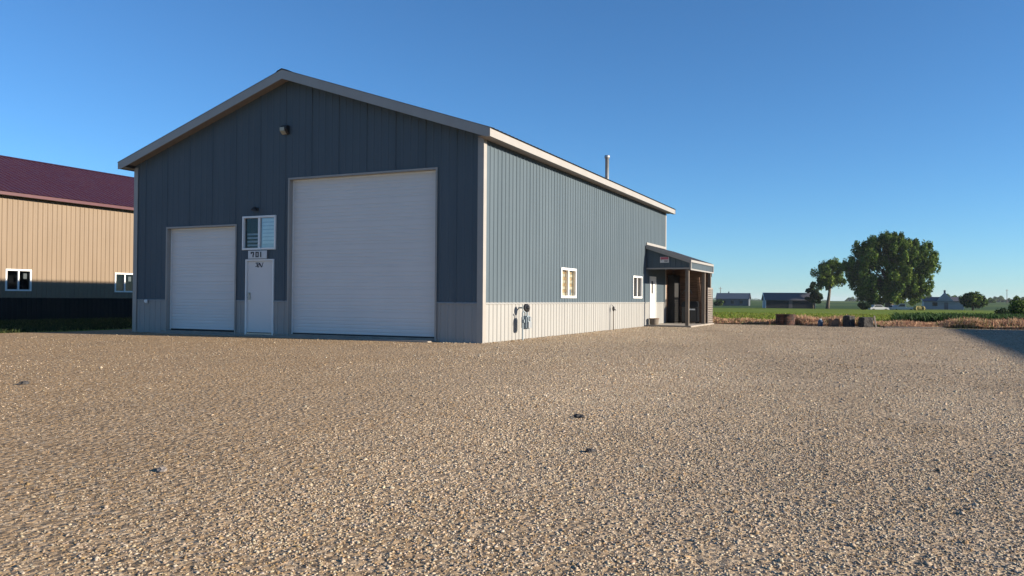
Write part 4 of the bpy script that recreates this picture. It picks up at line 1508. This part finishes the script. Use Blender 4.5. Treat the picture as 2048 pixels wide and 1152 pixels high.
# ---------------------------------------------------------------- odds and ends along the edge of the yard
x, y = loc2w(4.95, 20.9)
t = empty('fire_ring', (x, y, 0), 0, 'rusty ribbed steel fire ring standing at the edge of the weeds', 'fire ring')
mb = MB()
prof = []
for i in range(13):
    z = 0.5 * i / 12
    prof.append((0.41 + (0.014 if i % 2 else 0.0), z * 0.94))
prof += [(0.38, 0.47)] + [(0.38, 0.02)]
mb.lathe(prof, 36)
ring = mb.build('ring', M['rust'], t, smooth=False)
mb = MB().lathe([(0.37, 0.471), (0.445, 0.471), (0.45, 0.485), (0.44, 0.50), (0.375, 0.50), (0.37, 0.471)], 36)
mb.build('rim', M['rust'], ring)
mb = MB().lathe([(0.0, 0.06), (0.37, 0.05)], 24)
mb.build('ash_bed', M['dark'], t)


def rough_block(name, label, cat, a, b, sx, sy, sz, m, seed, group, rz=0.2, tilt=0.0):
    g = random.Random(seed)
    bm = bmesh.new()
    bmesh.ops.create_cube(bm, size=1)
    bmesh.ops.bevel(bm, geom=bm.edges[:], offset=0.07, segments=2, affect='EDGES')
    bmesh.ops.subdivide_edges(bm, edges=bm.edges[:], cuts=1, use_grid_fill=True)
    for v in bm.verts:
        v.co += Vector((g.uniform(-1, 1), g.uniform(-1, 1), g.uniform(-1, 1))) * 0.05
        v.co = Vector((v.co.x * sx, v.co.y * sy, (v.co.z + 0.48) * sz))
    me = bpy.data.meshes.new(name)
    bm.to_mesh(me)
    bm.free()
    me.materials.append(m)
    o = bpy.data.objects.new(name, me)
    x, y = loc2w(a, b)
    o.location = (x, y, -0.01)
    o.rotation_euler = (tilt, 0, rz)
    COL.objects.link(o)
    return tag(o, label, cat, group)


gb = 'blocks and stumps along the weeds'
rough_block('stone_block', 'squat brown block beside the blue jug in the weeds', 'block', 7.05, 20.0, 0.34, 0.3, 0.36, M['plank'], 1, gb)
rough_block('tree_stump', 'tall dark split stump, leftmost of the two grey stumps', 'stump', 7.65, 20.1, 0.36, 0.36, 0.50, M['stonegrey'], 2, gb, 0.4, 0.08)
rough_block('tree_stump', 'broad dark stump next to the pale stake', 'stump', 8.35, 20.0, 0.50, 0.36, 0.44, M['stonegrey'], 3, gb, 0.2, -0.06)
x, y = loc2w(6.5, 20.1)
t = empty('plastic_jug', (x, y, 0), 0.3, 'small blue plastic jug in the weeds left of the brown block', 'jug')
MB().lathe([(0, 0), (0.10, 0), (0.11, 0.03), (0.11, 0.2), (0.06, 0.28), (0.035, 0.3)], 14).build('jug_body', M['plasticblue'], t, smooth=True)
MB().lathe([(0.045, 0.295), (0.045, 0.335), (0, 0.337)], 12).build('cap', M['signwhite'], t)
x, y = loc2w(8.75, 19.75)
o = MB().bar((0, 0, -0.05), (-0.08, 0.02, 0.5), 0.06, 0.045).build('wooden_stake', M['palewood'])
o.location = (x, y, 0)
tag(o, 'pale wooden stake leaning at the edge of the weeds', 'stake')
for i, (a, b, rz, L, lab) in enumerate(((10.2, 20.2, 0.06, 2.6, 'weathered plank lying on the gravel, farthest one from the camera'), (10.0, 19.55, -0.02, 2.1, 'weathered plank lying on the gravel, nearer one'))):
    x, y = loc2w(a, b)
    o = MB().box(-L / 2, L / 2, -0.07, 0.07, 0.0, 0.035).build('plank', M['palewood' if i == 0 else 'wood'], bevel=0.008)
    o.location = (x, y, 0.012)
    o.rotation_euler = (0, 0, rz)
    tag(o, lab, 'plank', 'planks lying at the edge of the yard')


# ---------------------------------------------------------------- utility poles, far tree lines, far hills
def pole(label, px, dist, h):
    root = empty('utility_pole', at(px, dist), 0.4, label, 'utility pole', 'utility poles on the horizon')
    MB().tube([(0, 0, -0.5), (0, 0, h)], [0.2, 0.14], 8).build('pole', M['wood'], root)
    MB().box(-1.1, 1.1, -0.06, 0.06, h - 0.9, h - 0.7).build('crossarm', M['wood'], root)


pole('thin utility pole on the skyline at the far right', 2014, 480, 8.5)
pole('thin utility pole rising behind the blue roofed house', 1441, 420, 8.5)


def wood(name, label, px0, px1, dist, h, seed, cols, n=2600, prof=None):
    """a far strip of woodland that reads as one mass"""
    g = np.random.default_rng(seed)
    u = g.uniform(0, 1, n)
    px = px0 + (px1 - px0) * u
    y = dist + g.uniform(-12, 12, n)
    x = (px - 1024) / FOCAL * y
    bumps = 0.55 + 0.25 * np.sin(u * 23 + seed) + 0.2 * np.sin(u * 61 + seed * 2)
    env = np.minimum(1, np.minimum(u, 1 - u) * 9) ** 0.6
    hh = h * (bumps * env + 0.12)
    z = hh * g.uniform(0, 1, n) ** 0.8
    gz = np.array([terrain(a_, b_) for a_, b_ in zip(x, y)])
    pos = np.stack([x, y, gz + z], 1)
    s = h * 0.16
    d = g.normal(0, 1, (n, 3))
    d /= np.linalg.norm(d, axis=1)[:, None]
    t1 = np.cross(d, g.normal(0, 1, (n, 3)))
    t1 /= np.linalg.norm(t1, axis=1)[:, None]
    t2_ = np.cross(d, t1)
    V = np.stack([pos - t1 * s, pos + t2_ * s * 0.7, pos + t1 * s, pos - t2_ * s * 0.7], 1).reshape(-1, 3)
    T = np.array(cols)[g.integers(0, len(cols), n)]
    o = np_mesh(name, V, np.arange(4 * n).reshape(-1, 4), M['leaf'], np.repeat(T, 4, 0))
    return tag(o, label, None, None, 'stuff')


wood('far_woodland', 'wooded rise on the horizon behind the pale farmhouse', 1820, 1990, 520, 5.2, 41, DARK + GREEN, 4200)
wood('far_woodland', 'low bluish woodland on the horizon at the far right', 1975, 2120, 900, 7.0, 42, DARK + GREEN, 3000)
wood('far_woodland', 'low wooded hill on the horizon left of the largest tree', 1690, 1790, 1300, 7.5, 43, DARK + GREEN, 2600)
wood('far_woodland', 'thin tree line on the horizon behind the far sheds', 1400, 1660, 1700, 5.0, 44, DARK + GREEN, 2600)

# ---------------------------------------------------------------- morning haze lying over the fields
hz = MB().box(-5200, 5200, -5200, 5200, -2.0, 26.0).build('haze', bpy.data.materials.new('haze_air'))
hm = hz.data.materials[0]
hm.use_nodes = True
hm.node_tree.nodes.clear()
ho = hm.node_tree.nodes.new('ShaderNodeOutputMaterial')
hv = hm.node_tree.nodes.new('ShaderNodeVolumePrincipled')
hv.inputs['Color'].default_value = (0.80, 0.88, 1.0, 1)
hv.inputs['Density'].default_value = 0.0001
hm.node_tree.links.new(hv.outputs[0], ho.inputs['Volume'])
tag(hz, 'thin morning haze over the fields', None, None, 'stuff')

# ================================================================ CAMERA, LIGHT, SKY
cam = bpy.data.cameras.new('camera')
cam.sensor_width = 36.0
cam.lens = 36.0 * FOCAL / 2048.0
cam.clip_start = 0.05
cam.clip_end = 9000
co = bpy.data.objects.new('camera', cam)
fwd = Vector((0, math.cos(PITCH), math.sin(PITCH)))
right = Vector((1, 0, 0))
up = right.cross(fwd)
r2 = right * math.cos(ROLL) + up * math.sin(ROLL)
u2 = up * math.cos(ROLL) - right * math.sin(ROLL)
mw = Matrix((r2, u2, -fwd)).transposed().to_4x4()
mw.translation = (0, 0, CAM_H)
co.matrix_world = mw
COL.objects.link(co)
S.camera = co

sun = bpy.data.lights.new('sun', 'SUN')
sun.energy = 5.0
sun.angle = R(0.53)
sun.color = (1.0, 0.88, 0.72)
so = bpy.data.objects.new('sun', sun)
so.rotation_euler = SUN_DIR.to_track_quat('Z', 'Y').to_euler()
COL.objects.link(so)

wd = bpy.data.worlds.new('World')
S.world = wd
wd.use_nodes = True
nt = wd.node_tree
bg = nt.nodes['Background']
sky = nt.nodes.new('ShaderNodeTexSky')
sky.sky_type = 'NISHITA'
sky.sun_disc = False
sky.sun_elevation = SUN_EL
sky.sun_rotation = math.atan2(SUN_DIR.x, SUN_DIR.y)
sky.altitude = 300
sky.air_density = 0.9
sky.dust_density = 0.0
sky.ozone_density = 6.8
nt.links.new(mix(nt, 1.0, sky.outputs[0], (0.92, 1.03, 1.0), 'MULTIPLY'), bg.inputs['Color'])
bg.inputs['Strength'].default_value = 0.081

S.view_settings.view_transform = 'Standard'
S.view_settings.look = 'None'
S.view_settings.exposure = 1.1
S.view_settings.gamma = 1.0
S.cycles.max_bounces = 6
S.cycles.transparent_max_bounces = 8
